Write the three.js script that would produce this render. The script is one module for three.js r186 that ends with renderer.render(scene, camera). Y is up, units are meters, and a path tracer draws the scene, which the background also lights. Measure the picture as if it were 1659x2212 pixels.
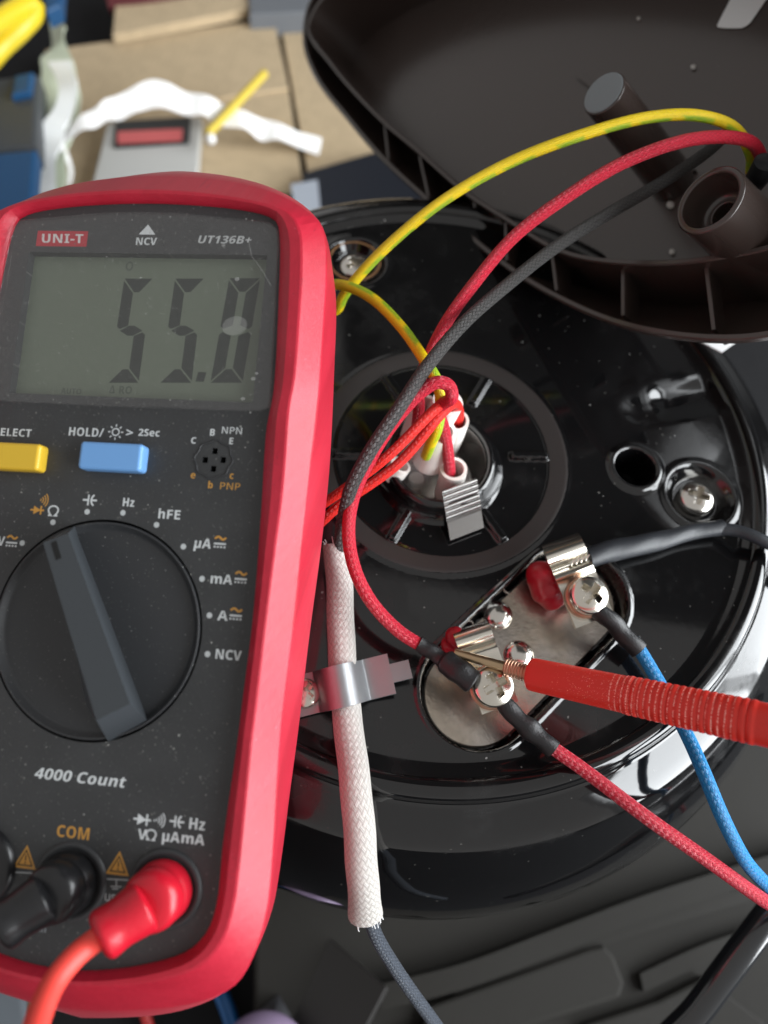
import * as THREE from 'three';
import { RoundedBoxGeometry } from 'three/addons/geometries/RoundedBoxGeometry.js';
import { mergeGeometries, mergeVertices, toCreasedNormals } from 'three/addons/utils/BufferGeometryUtils.js';
import { RectAreaLightUniformsLib } from 'three/addons/lights/RectAreaLightUniformsLib.js';

// ------------------------------------------------------------------ camera, light, exposure
RectAreaLightUniformsLib.init();
const MM = 0.001;                       // shapes below are written in millimetres
const V = (x, y, z) => new THREE.Vector3(x, y, z);
const scene = new THREE.Scene();
const renderer = new THREE.WebGLRenderer({ antialias: true });
renderer.toneMapping = THREE.LinearToneMapping;
renderer.toneMappingExposure = 1.0;
renderer.shadowMap.enabled = true;
scene.background = new THREE.Color().setRGB(0.47, 0.46, 0.45);   // the dim room all round

const W0 = 1659, H0 = 2212, F = 1600;                  // picture units used for reading positions off the photograph
const PITCH = THREE.MathUtils.degToRad(25.62), ROLL = THREE.MathUtils.degToRad(9.53);
const DISC = 100;                                      // height of the pot's underside above the bench
const EYE = V(0, DISC + 160, 0);
const fwd = V(0, -Math.cos(PITCH), -Math.sin(PITCH)), up0 = V(0, Math.sin(PITCH), -Math.cos(PITCH)), right0 = V(1, 0, 0);
const camR = right0.clone().multiplyScalar(Math.cos(ROLL)).addScaledVector(up0, Math.sin(ROLL));
const camU = right0.clone().multiplyScalar(-Math.sin(ROLL)).addScaledVector(up0, Math.cos(ROLL));
const camera = new THREE.PerspectiveCamera(2 * THREE.MathUtils.radToDeg(Math.atan(H0 / 2 / F)), W0 / H0, 0.005, 20);
camera.position.copy(EYE).multiplyScalar(MM);
camera.up.copy(camU);
camera.lookAt(EYE.clone().add(fwd).multiplyScalar(MM));
camera.focus = 0.148;
camera.userData.fStop = 11;

// daylight from a window to the right
const WIN = { x: 820, y: DISC + 350, z: -20, w: 1100, h: 860, glow: 10 };
const winLight = new THREE.RectAreaLight(new THREE.Color().setRGB(0.93, 0.97, 1.0), WIN.glow, WIN.w * MM, WIN.h * MM);
winLight.position.set((WIN.x - 6) * MM, WIN.y * MM, WIN.z * MM);
winLight.lookAt((WIN.x - 1000) * MM, WIN.y * MM, WIN.z * MM);
scene.add(winLight);

// ------------------------------------------------------------------ reading positions
const ray = (u, v) => camR.clone().multiplyScalar(u - W0 / 2).addScaledVector(camU, H0 / 2 - v).addScaledVector(fwd, F);
const Y = (u, v, y) => { const d = ray(u, v); return EYE.clone().addScaledVector(d, (y - EYE.y) / d.y); };      // on a level plane
const D = (u, v, h = 0) => Y(u, v, DISC + h);                                                                   // h above the pot's underside
const onPlane = (u, v, n, o) => { const d = ray(u, v); return EYE.clone().addScaledVector(d, o.clone().sub(EYE).dot(n) / d.dot(n)); };
const toPix = (p) => { const q = p.clone().sub(EYE), z = q.dot(fwd); return [W0 / 2 + F * q.dot(camR) / z, H0 / 2 - F * q.dot(camU) / z]; };

let seed = 7;
const rnd = () => { seed = (seed * 1664525 + 1013904223) >>> 0; return seed / 4294967296; };
const smooth = (a, b, x) => { const t = Math.min(1, Math.max(0, (x - a) / (b - a))); return t * t * (3 - 2 * t); };
const hash = (x, y) => { const s = Math.sin(x * 127.1 + y * 311.7) * 43758.5453; return s - Math.floor(s); };
function vnoise(x, y) { const i = Math.floor(x), j = Math.floor(y), a = x - i, b = y - j, s = a * a * (3 - 2 * a), t = b * b * (3 - 2 * b);
  return (hash(i, j) * (1 - s) + hash(i + 1, j) * s) * (1 - t) + (hash(i, j + 1) * (1 - s) + hash(i + 1, j + 1) * s) * t; }

// ------------------------------------------------------------------ naming and assembling
const taken = new Map(), baseOf = new Map();
function numbered(n) { const k = taken.get(n) ?? 0; taken.set(n, k + 1); return k ? `${n}_${String(k).padStart(3, '0')}` : n; }
const shade = (o) => { o.castShadow = true; o.receiveShadow = true; return o; };
function tag(o, label, category, group) { o.userData.label = label; o.userData.category = category; if (group) o.userData.group = group; return o; }
function thing(name, label, category, base, group) {
  const g = new THREE.Group(); g.name = numbered(name); scene.add(g); g.position.copy(base).multiplyScalar(MM);
  baseOf.set(g, base.clone()); return tag(g, label, category, group);
}
function part(name, geo, mat, parent, label) {          // geo in the world's millimetres (or the thing's own when its base is 0)
  const b = baseOf.get(parent); geo.translate(-b.x, -b.y, -b.z); geo.scale(MM, MM, MM);
  const m = shade(new THREE.Mesh(geo, mat)); m.name = name; parent.add(m); baseOf.set(m, b); if (label) m.userData.label = label; return m;
}
function solo(name, geo, mat, label, category, group) { // a thing that is one mesh
  geo.computeBoundingBox(); const bb = geo.boundingBox, b = V((bb.min.x + bb.max.x) / 2, bb.min.y, (bb.min.z + bb.max.z) / 2);
  geo.translate(-b.x, -b.y, -b.z); geo.scale(MM, MM, MM);
  const m = shade(new THREE.Mesh(geo, mat)); m.name = numbered(name); m.position.copy(b).multiplyScalar(MM); scene.add(m); baseOf.set(m, b);
  return tag(m, label, category, group);
}
function structure(name, geo, mat) { geo.scale(MM, MM, MM); const m = shade(new THREE.Mesh(geo, mat)); m.name = name; m.userData.kind = 'structure'; scene.add(m); return m; }

// ------------------------------------------------------------------ shapes
function buffer(pos, idx, uv) { const g = new THREE.BufferGeometry(); g.setAttribute('position', new THREE.Float32BufferAttribute(pos, 3)); if (uv) g.setAttribute('uv', new THREE.Float32BufferAttribute(uv, 2)); g.setIndex(idx); g.computeVertexNormals(); return g; }
/** round tube; uv.x runs along it in mm, uv.y once round */
function tube(pts, r, { seg = 140, rad = 18, rf = null, cap = true, hollow = 0 } = {}) {
  const c = new THREE.CatmullRomCurve3(pts, false, 'centripetal'), L = c.getLength(), fr = c.computeFrenetFrames(seg, false), pos = [], uv = [], idx = [];
  for (let i = 0; i <= seg; i++) { const t = i / seg, p = c.getPointAt(t), N = fr.normals[i], B = fr.binormals[i];
    for (let j = 0; j <= rad; j++) { const a = j / rad * Math.PI * 2, rr = (typeof r === 'function' ? r(t, a) : r) * (rf ? rf(t, a) : 1);
      pos.push(p.x + rr * (Math.cos(a) * N.x + Math.sin(a) * B.x), p.y + rr * (Math.cos(a) * N.y + Math.sin(a) * B.y), p.z + rr * (Math.cos(a) * N.z + Math.sin(a) * B.z)); uv.push(t * L, j / rad); } }
  for (let i = 0; i < seg; i++) for (let j = 0; j < rad; j++) { const a = i * (rad + 1) + j, b = a + rad + 1; idx.push(a, a + 1, b, b, a + 1, b + 1); }
  if (hollow) {                                          // open tube with a wall: inner skin and end rings
    const off = pos.length / 3;
    for (let i = 0; i <= seg; i++) { const t = i / seg, p = c.getPointAt(t); for (let j = 0; j <= rad; j++) { const k = (i * (rad + 1) + j) * 3, f = hollow; pos.push(p.x + (pos[k] - p.x) * f, p.y + (pos[k + 1] - p.y) * f, p.z + (pos[k + 2] - p.z) * f); uv.push(t * L, j / rad); } }
    for (let i = 0; i < seg; i++) for (let j = 0; j < rad; j++) { const a = off + i * (rad + 1) + j, b = a + rad + 1; idx.push(a, b, a + 1, b, b + 1, a + 1); }
    for (const i of [0, seg]) for (let j = 0; j < rad; j++) { const a = i * (rad + 1) + j, b = off + a; i ? idx.push(a, a + 1, b, b, a + 1, b + 1) : idx.push(a, b, a + 1, b, b + 1, a + 1); }
  } else if (cap) for (const i of [0, seg]) { const p = c.getPointAt(i / seg), k = pos.length / 3; pos.push(p.x, p.y, p.z); uv.push(i / seg * L, 0);
    for (let j = 0; j < rad; j++) { const a = i * (rad + 1) + j; i ? idx.push(k, a, a + 1) : idx.push(k, a + 1, a); } }
  const g = buffer(pos, idx, uv); return hollow || cap ? toCreasedNormals(g, 0.9) : g;
}
/** flat strip bent along a path: width runs along wdir */
function strip(pts, wdir, width, thick, { seg = 60, curved = true } = {}) {
  const c = curved ? new THREE.CatmullRomCurve3(pts, false, 'centripetal') : null, pos = [], uv = [], idx = [], w = wdir.clone().normalize();
  const path = curved ? Array.from({ length: seg + 1 }, (_, i) => c.getPointAt(i / seg)) : pts, n = path.length - 1; let s = 0;
  for (let i = 0; i <= n; i++) { const t = path[Math.min(n, i + 1)].clone().sub(path[Math.max(0, i - 1)]).normalize(), nn = t.clone().cross(w).normalize(), wd = (typeof width === 'function' ? width(i / n) : width) / 2;
    if (i) s += path[i].distanceTo(path[i - 1]);
    for (const [a, b] of [[-1, -1], [1, -1], [1, 1], [-1, 1]]) { const p = path[i].clone().addScaledVector(w, a * wd).addScaledVector(nn, b * thick / 2); pos.push(p.x, p.y, p.z); uv.push(s, a * wd); } }
  for (let i = 0; i < n; i++) for (let k = 0; k < 4; k++) { const a = i * 4 + k, b = i * 4 + (k + 1) % 4; idx.push(a, b, a + 4, b, b + 4, a + 4); }
  idx.push(0, 2, 1, 0, 3, 2, n * 4, n * 4 + 1, n * 4 + 2, n * 4, n * 4 + 2, n * 4 + 3);
  return toCreasedNormals(buffer(pos, idx, uv), 0.6);
}
function lathe(prof, seg = 72) { const g = new THREE.LatheGeometry(prof.map(([r, y]) => new THREE.Vector2(r, y)), seg); return g; }
function place(g, at, dir) { g.applyQuaternion(new THREE.Quaternion().setFromUnitVectors(V(0, 1, 0), dir.clone().normalize())); g.translate(at.x, at.y, at.z); return g; }
function box(a, b, w, h, up = V(0, 1, 0)) { // bar from a to b, w across, h along up
  const d = b.clone().sub(a), L = d.length(); d.normalize(); const s = d.clone().cross(up).normalize(), n = s.clone().cross(d).normalize();
  const g = new RoundedBoxGeometry(L, h, w, 2, Math.min(w, h) * 0.2); g.applyMatrix4(new THREE.Matrix4().makeBasis(d, n, s)); const m = a.clone().add(b).multiplyScalar(0.5); g.translate(m.x, m.y, m.z); return g; }
/** pan head with a cross recess, flat side down at y 0 */
function screwHead(r, turn = 0.3) {
  const pos = [0, 0, 0], idx = [], uv = [0, 0], nr = 44, ns = 120, top = (x, z) => { const q = Math.hypot(x, z) / r; let h = r * (0.16 + 0.42 * Math.sqrt(Math.max(0, 1 - q * q * 0.985))) + (q < 0.98 ? r * 0.12 : 0);
    const c = Math.cos(turn), s = Math.sin(turn), a = Math.abs(c * x + s * z) / r, b = Math.abs(c * z - s * x) / r, d = Math.min(Math.max(a - 0.58, b - 0.17), Math.max(b - 0.58, a - 0.17));
    return h - r * 0.56 * smooth(0.02, -0.05, d); };
  pos[1] = top(0, 0);
  for (let i = 1; i <= nr; i++) for (let j = 0; j < ns; j++) { const a = j / ns * 6.28318530718, q = r * i / nr, x = q * Math.cos(a), z = q * Math.sin(a); pos.push(x, i === nr ? 0 : top(x, z), z); uv.push(x / 10, z / 10); }
  for (let j = 0; j < ns; j++) idx.push(0, 1 + (j + 1) % ns, 1 + j);
  for (let i = 1; i < nr; i++) for (let j = 0; j < ns; j++) { const a = 1 + (i - 1) * ns + j, b = 1 + (i - 1) * ns + (j + 1) % ns; idx.push(a, b, a + ns, b, b + ns, a + ns); }
  return toCreasedNormals(buffer(pos, idx, uv), 0.7);
}

// ------------------------------------------------------------------ textures and materials
function data(n, m, fn, srgb, rep = true) { const a = new Uint8Array(n * m * 4); for (let j = 0; j < m; j++) for (let i = 0; i < n; i++) { const c = fn(i, j); a.set([c[0] * 255, c[1] * 255, c[2] * 255, 255].map((x) => Math.max(0, Math.min(255, x))), (j * n + i) * 4); }
  const t = new THREE.DataTexture(a, n, m); t.magFilter = THREE.LinearFilter; t.minFilter = THREE.LinearMipmapLinearFilter; t.generateMipmaps = true; if (rep) t.wrapS = t.wrapT = THREE.RepeatWrapping; if (srgb) t.colorSpace = THREE.SRGBColorSpace; t.needsUpdate = true; return t; }
const rep = (t, a, b) => { const c = t.clone(); c.repeat.set(a, b); c.needsUpdate = true; return c; };
const std = (r, g, b, rough, o = {}) => { const m = new THREE.MeshPhysicalMaterial({ roughness: rough, side: THREE.DoubleSide, ...o }); m.color.setRGB(r, g, b); return m; };
// braided yarn: strands going over and under
const yarn = (i, j, n) => { const u = i / n * 2, v = j / n * 2, p = u + v, q = u - v + 4, odd = (Math.floor(p) + Math.floor(q)) & 1, s = odd ? p % 1 : q % 1, fib = 0.75 + 0.25 * Math.sin(s * 6.2832 * 3.5); return Math.pow(Math.sin(Math.PI * s), 0.6) * fib; };
const yarnH = data(64, 64, (i, j) => { const h = yarn(i, j, 64); return [h, h, h]; });
function braidMat([r, g, b], [r2, g2, b2], rough, along, round, deep = 0.00022, o = {}) {
  const t = data(128, 128, (i, j) => { const h = yarn(i, j, 128), k = Math.min(1, Math.max(0, (h - 0.1) * 1.1)) * (0.8 + 0.2 * hash(i * 0.37, j * 0.91)); return [r + (r2 - r) * k, g + (g2 - g) * k, b + (b2 - b) * k]; }, true);
  return new THREE.MeshPhysicalMaterial({ map: rep(t, 1 / along, round), bumpMap: rep(yarnH, 1 / along, round), bumpScale: deep, roughness: rough, side: THREE.DoubleSide, ...o });
}
const grain = data(256, 256, (i, j) => { let h = 0; for (const [k, a] of [[8, 0.4], [32, 0.3], [128, 0.3]]) { const x = i / 256 * k, y = j / 256 * k, i0 = Math.floor(x), j0 = Math.floor(y), s = x - i0, t = y - j0, q = (a1, b1) => hash((i0 + a1) % k, ((j0 + b1) % k) + k); h += a * ((q(0, 0) * (1 - s) + q(1, 0) * s) * (1 - t) + (q(0, 1) * (1 - s) + q(1, 1) * s) * t); } return [h, h, h]; });
function specks(n, count, base, lo, hi, rmax) { // loose dust and lint lying on a surface
  const cv = document.createElement('canvas'); cv.width = cv.height = n; const c = cv.getContext('2d'); c.fillStyle = base; c.fillRect(0, 0, n, n);
  for (let k = 0; k < count; k++) { const g = Math.round(lo + (hi - lo) * rnd() * rnd()), x = rnd() * n, y = rnd() * n, r = 0.5 + rmax * Math.pow(rnd(), 4.5); c.fillStyle = c.strokeStyle = `rgb(${g},${g},${g - 3})`;
    if (rnd() < 0.8) { c.beginPath(); c.ellipse(x, y, r, r * (0.5 + 0.5 * rnd()), rnd() * 3, 0, 7); c.fill(); } else { c.lineWidth = 0.9; c.beginPath(); c.moveTo(x, y); c.quadraticCurveTo(x + 9 * (rnd() - 0.5), y + 9 * (rnd() - 0.5), x + 14 * (rnd() - 0.5), y + 14 * (rnd() - 0.5)); c.stroke(); } }
  const t = new THREE.CanvasTexture(cv); t.colorSpace = THREE.SRGBColorSpace; t.wrapS = t.wrapT = THREE.RepeatWrapping; return t;
}
const enamelMap = specks(2048, 800, '#0d0d0e', 50, 165, 5.5);
const smear = data(512, 512, (i, j) => { const w = (k, o) => { const x = i / 512 * k, y = j / 512 * k, i0 = Math.floor(x), j0 = Math.floor(y), a = x - i0, b = y - j0, s1 = a * a * (3 - 2 * a), t1 = b * b * (3 - 2 * b), q = (p, r) => hash((i0 + p) % k + o, (j0 + r) % k + o); return (q(0, 0) * (1 - s1) + q(1, 0) * s1) * (1 - t1) + (q(0, 1) * (1 - s1) + q(1, 1) * s1) * t1; }, v = 0.25 + 0.75 * smooth(0.45, 0.8, 0.55 * w(6, 11) + 0.3 * w(19, 50) + 0.15 * w(70, 7)); return [v, v, v]; });
const enamel = new THREE.MeshPhysicalMaterial({ map: enamelMap, roughness: 0.3, roughnessMap: smear, clearcoat: 0.5, clearcoatRoughness: 0.03, bumpMap: grain, bumpScale: 0.00001, side: THREE.DoubleSide });
const brownMap = specks(1024, 260, '#3d332f', 60, 150, 2.5);
const grime = (() => { const cv = document.createElement('canvas'); cv.width = cv.height = 1024; const c = cv.getContext('2d'); c.fillStyle = 'rgb(172,25,47)'; c.fillRect(0, 0, 1024, 1024);
  const im = c.getImageData(0, 0, 1024, 1024), d = im.data; for (let k = 0; k < d.length; k += 4) { const i = (k / 4) % 1024, j = Math.floor(k / 4096), n = (vnoise(i / 90, j / 90) - 0.5) * 14 + (vnoise(i / 14 + 5, j / 14) - 0.5) * 7; d[k] += n; d[k + 1] += n * 0.6; d[k + 2] += n * 0.6; } c.putImageData(im, 0, 0);
  for (let k = 0; k < 420; k++) { const x = rnd() * 1024, y = rnd() * 1024, a = 0.15 + 0.5 * rnd() * rnd(), dark = rnd() < 0.35; c.fillStyle = dark ? `rgba(80,14,26,${a})` : `rgba(236,176,176,${a})`; c.beginPath(); c.ellipse(x, y, 0.7 + 2.2 * Math.pow(rnd(), 4), 0.7 + 1.2 * rnd(), rnd() * 3, 0, 7); c.fill(); }
  for (let k = 0; k < 7; k++) { const x = rnd() * 1024, y = rnd() * 1024; for (let q = 0; q < 60; q++) { c.fillStyle = `rgba(96,20,34,${0.05 + 0.12 * rnd()})`; c.beginPath(); c.arc(x + 26 * (rnd() + rnd() - 1), y + 60 * (rnd() + rnd() - 1), 1 + 3 * rnd(), 0, 7); c.fill(); } }
  const t = new THREE.CanvasTexture(cv); t.colorSpace = THREE.SRGBColorSpace; t.wrapS = t.wrapT = THREE.RepeatWrapping; return t; })();
const dialMap = specks(1024, 2600, '#303133', 70, 180, 2.8);
const scuff = (() => { const cv = document.createElement('canvas'); cv.width = cv.height = 1024; const c = cv.getContext('2d'); c.fillStyle = 'rgb(206,44,32)'; c.fillRect(0, 0, 1024, 1024);
  for (let k = 0; k < 1500; k++) { const x = rnd() * 1024, y = 60 + 420 * Math.sqrt(rnd()), a = 0.3 + 0.55 * rnd(), l = 3 + 9 * rnd(), t = rnd() * 6.3; c.strokeStyle = `rgba(${232 + 20 * rnd() | 0},${165 + 60 * rnd() | 0},${155 + 60 * rnd() | 0},${a})`; c.lineWidth = 1.2 + 2.6 * rnd() * rnd(); c.beginPath(); c.moveTo(x, y); c.lineTo(x + l * Math.cos(t), y + 0.5 * l * Math.sin(t)); c.stroke(); }
  for (let k = 0; k < 21; k++) for (let x = 0; x < 1024; x += 7 + 6 * rnd()) if (rnd() < 0.75) { c.fillStyle = `rgba(242,176,166,${0.4 + 0.5 * rnd()})`; c.fillRect(x, 366 + k * 22.6 + 2 * rnd(), 7 + 8 * rnd(), 5); }
  const t = new THREE.CanvasTexture(cv); t.colorSpace = THREE.SRGBColorSpace; t.wrapS = THREE.RepeatWrapping; t.flipY = false; return t; })();
const plateMap = data(256, 256, (i, j) => { const w = (k, o) => { const x = i / 256 * k, y = j / 256 * k, i0 = Math.floor(x), j0 = Math.floor(y), a = x - i0, b = y - j0, s1 = a * a * (3 - 2 * a), t1 = b * b * (3 - 2 * b), q = (p, r) => hash((i0 + p) % k + o, (j0 + r) % k); return (q(0, 0) * (1 - s1) + q(1, 0) * s1) * (1 - t1) + (q(0, 1) * (1 - s1) + q(1, 1) * s1) * t1; }, n = 0.5 * w(4, 3) + 0.3 * w(11, 40) + 0.2 * w(40, 90), v = 0.60 + 0.26 * n, b = w(7, 70); return [v, v * (0.965 - 0.03 * b), v * (0.93 - 0.08 * b)]; }, true);
const M = {
  holster: std(1, 1, 1, 0.42, { map: rep(grime, 1 / 64, 1 / 64), bumpMap: rep(grain, 0.08, 0.08), bumpScale: 0.00006, sheen: 0.12, sheenRoughness: 0.5, sheenColor: new THREE.Color().setRGB(1, 0.75, 0.78) }),
  darkPlastic: std(0.030, 0.031, 0.033, 0.48), dialPlastic: std(1, 1, 1, 0.5, { map: dialMap, bumpMap: rep(grain, 0.1, 0.1), bumpScale: 0.00005 }), knob: std(0.042, 0.048, 0.054, 0.42, { bumpMap: rep(grain, 0.1, 0.1), bumpScale: 0.00004 }),
  yellowKey: std(0.66, 0.42, 0.03, 0.38), blueKey: std(0.15, 0.34, 0.66, 0.38), hole: std(0.004, 0.004, 0.004, 0.8),
  redPlug: std(0.46, 0.007, 0.020, 0.30, { bumpMap: rep(grain, 0.05, 1), bumpScale: 0.00006 }), redCable: std(0.72, 0.055, 0.04, 0.5), blackPlug: std(0.011, 0.011, 0.012, 0.3), blackRubber: std(0.012, 0.012, 0.013, 0.35),
  probe: std(1, 1, 1, 0.45, { map: scuff }),
  steel: std(0.70, 0.67, 0.62, 0.17, { metalness: 1 }), nickel: std(0.74, 0.70, 0.62, 0.22, { metalness: 1 }), brass: std(0.50, 0.36, 0.22, 0.3, { metalness: 1 }), copper: std(0.62, 0.36, 0.25, 0.3, { metalness: 1 }),
  zinc: std(0.36, 0.37, 0.38, 0.42, { metalness: 0.85, bumpMap: rep(grain, 0.15, 0.15), bumpScale: 0.00003 }), plate: std(1, 1, 1, 0.27, { metalness: 0.95, map: rep(plateMap, 0.03, 0.03), bumpMap: rep(grain, 0.04, 0.04), bumpScale: 0.00006 }),
  cup: std(0.30, 0.29, 0.28, 0.22, { metalness: 0.9 }), redBead: std(0.33, 0.005, 0.016, 0.32), silicone: std(0.86, 0.81, 0.76, 0.4), clearSleeve: std(0.95, 0.95, 0.95, 0.12, { transmission: 0.92, thickness: 0, ior: 1.35 }),
  shrink: std(0.009, 0.009, 0.010, 0.36, { bumpMap: rep(grain, 0.12, 2), bumpScale: 0.00012 }), greySheath: std(0.022, 0.025, 0.030, 0.36, { bumpMap: rep(grain, 0.1, 2), bumpScale: 0.00008 }),
  cover: new THREE.MeshPhysicalMaterial({ map: rep(brownMap, 0.012, 0.012), roughness: 0.26, clearcoat: 0.5, clearcoatRoughness: 0.18, bumpMap: rep(grain, 0.03, 0.03), bumpScale: 0.00005, side: THREE.DoubleSide }),
  greyCap: std(0.21, 0.235, 0.25, 0.6), paper: std(0.80, 0.80, 0.80, 0.6), navy: std(0.006, 0.008, 0.014, 0.5),
  redBraid: braidMat([0.72, 0.01, 0.12], [0.95, 0.24, 0.34], 0.4, 2.7, 5, 0.00045), orangeBraid: braidMat([0.80, 0.03, 0.02], [0.96, 0.20, 0.12], 0.45, 2.4, 4, 0.00025),
  blackBraid: braidMat([0.12, 0.118, 0.118], [0.46, 0.45, 0.44], 0.42, 2.8, 5, 0.00055), greyBraid: braidMat([0.17, 0.19, 0.22], [0.44, 0.47, 0.52], 0.42, 2.4, 6, 0.0004),
  blueBraid: braidMat([0.0, 0.44, 0.74], [0.20, 0.72, 0.97], 0.4, 2.7, 5, 0.00045), whiteBraid: braidMat([0.74, 0.71, 0.68], [0.96, 0.95, 0.93], 0.55, 3.4, 8, 0.0006),
};
// green tracer dashes winding round the yellow insulation
{ const t = data(512, 128, (i, j) => { const x = i / 512 * 6, y = j / 128, k = Math.floor(x), w = 0.28 + 0.14 * hash(k, 3), o = 0.25 + 0.3 * hash(k, 5), d = Math.abs(x - k - o - 0.35 * (y - 0.3)) / w, e = Math.abs(y - 0.30 - 0.12 * hash(k, 9)) / 0.24, q = smooth(1.15, 0.75, Math.max(d, e)) * (0.55 + 0.45 * vnoise(i / 7, j / 7)), n = 0.05 * vnoise(i / 3, j / 3);
    return [0.89 + n - 0.40 * q, 0.77 + n - 0.10 * q, 0.02 + 0.12 * q]; }, true);
  M.yellowGreen = new THREE.MeshPhysicalMaterial({ map: rep(t, 1 / 62, 1), bumpMap: rep(yarnH, 1 / 2, 7), bumpScale: 0.0001, roughness: 0.42, side: THREE.DoubleSide }); }

// ------------------------------------------------------------------ the bench and what lies far below
structure('bench_top', new THREE.PlaneGeometry(2600, 2600).rotateX(-Math.PI / 2).translate(0, -92, -300), std(0.010, 0.010, 0.011, 0.85, { specularIntensity: 0.35, bumpMap: rep(grain, 9, 9), bumpScale: 0.0006 }));

{ // window in the wall to the right of the bench (mirrored in the enamel)
  const w = thing('window', 'tall bright window right of the bench, white frame with crossbars', 'window', V(WIN.x, WIN.y - WIN.h / 2, WIN.z));
  const white = std(0.7, 0.7, 0.7, 0.5), glow = std(0, 0, 0, 1, { emissive: new THREE.Color().setRGB(0.93, 0.97, 1.0), emissiveIntensity: 1.5 });
  for (const s of [-1, 1]) { part('jamb', new THREE.BoxGeometry(70, WIN.h + 140, 60).translate(WIN.x + 20, WIN.y, WIN.z + s * (WIN.w / 2 + 32)), white, w); part('rail', new THREE.BoxGeometry(70, 60, WIN.w).translate(WIN.x + 20, WIN.y + s * (WIN.h / 2 + 32), WIN.z), white, w); }
  part('mullion', new THREE.BoxGeometry(40, WIN.h, 46).translate(WIN.x - 30, WIN.y, WIN.z), white, w);
  for (const s of [-1, 1]) part('pane', new THREE.BoxGeometry(6, WIN.h, WIN.w / 2 - 26).translate(WIN.x + 6, WIN.y, WIN.z + s * WIN.w / 4), glow, w);
}

{ // dark cupboard behind the bench: what the far half of the black enamel mirrors
  const w = thing('dark_cupboard', 'tall dark cupboard with two doors standing behind the bench', 'cupboard', V(520, -92, -760)), m = std(0.016, 0.015, 0.014, 0.6);
  part('carcass', new THREE.BoxGeometry(1300, 1990, 60).translate(520, 903, -790), m, w);
  for (const s of [-1, 1]) { const d = part('door', new RoundedBoxGeometry(640, 1860, 22, 2, 4).translate(520 + s * 324, 950, -745), m, w); part('handle', new RoundedBoxGeometry(14, 160, 22, 2, 4).translate(520 + s * 50, 900, -724), M.steel, d); } }

// ------------------------------------------------------------------ the upturned pot
const POT = V(11.66, 0, -97.32), RING = D(955, 980), WELL = D(946, 1003), HOLE = D(1372, 1010), SCREW1 = D(1513, 1068), SCREW2 = D(768, 566), SA = D(1032, 1492), SB = D(1240, 1288);
const EM1 = D(1385, 878), EM2 = D(1532, 848), EM3 = D(1388, 862);
const seg2 = (x, z, a, b) => { const dx = b.x - a.x, dz = b.z - a.z, t = Math.min(1, Math.max(0, ((x - a.x) * dx + (z - a.z) * dz) / (dx * dx + dz * dz))); return Math.hypot(x - a.x - t * dx, z - a.z - t * dz); };
const plain = (x, z) => {
  let h = 0; const q = Math.hypot(x - RING.x, z - RING.z);
  h -= 0.85 * (1 - Math.min(1, Math.max(0, (q - 27.4) / 4.4))); h += 0.18 * smooth(31.0, 31.8, q) * smooth(33.2, 31.8, q) + 0.15 * smooth(26.4, 27.3, q) * smooth(28.2, 27.3, q);
  if (q > 15 && q < 29) { const a = Math.atan2(z - RING.z, x - RING.x); for (let k = 0; k < 6; k++) { const b = (k * 60 - 10) * Math.PI / 180, al = Math.cos(a - b) * q, ac = Math.abs(Math.sin(a - b) * q); if (al > 0) h = Math.max(h, h + 1.3 * smooth(1.5, 0.7, ac) * smooth(17, 18, al) * smooth(27.5, 26.5, al)); } }
  const c = Math.hypot(x - WELL.x, z - WELL.z); h -= 11 * smooth(12.4, 11.9, c);
  const o = Math.hypot(x - HOLE.x, z - HOLE.z); h += 0.5 * smooth(8.0, 6.2, o) - 16 * smooth(5.7, 5.2, o);
  for (const s of [SCREW1, SCREW2]) { const r = Math.hypot(x - s.x, z - s.z); h -= 3.4 * smooth(9.0, 5.6, r); h += 0.35 * smooth(11, 9.2, r) * smooth(7.5, 9.2, r); }
  const st = seg2(x, z, SA, SB); h -= 6.2 * smooth(12.6, 11.7, st); h += 0.45 * smooth(14.2, 13.2, st) * smooth(12.1, 13.0, st);
  h -= 1.5 * smooth(7.5, 0.5, seg2(x, z, EM1, EM2)); h += 1.0 * smooth(8, 0, Math.hypot(x - EM3.x, z - EM3.z));
  const e = Math.hypot(x - POT.x, z - POT.z); h += 1.2 * smooth(75.5, 79.5, e);
  return h + 0.25 * (vnoise(x / 30 + 9, z / 30) - 0.5);
};
const pot = thing('upturned_pot', 'glossy black enamel pot standing upside down, its underside open to view', 'pot', V(POT.x, -91, POT.z));
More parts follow.
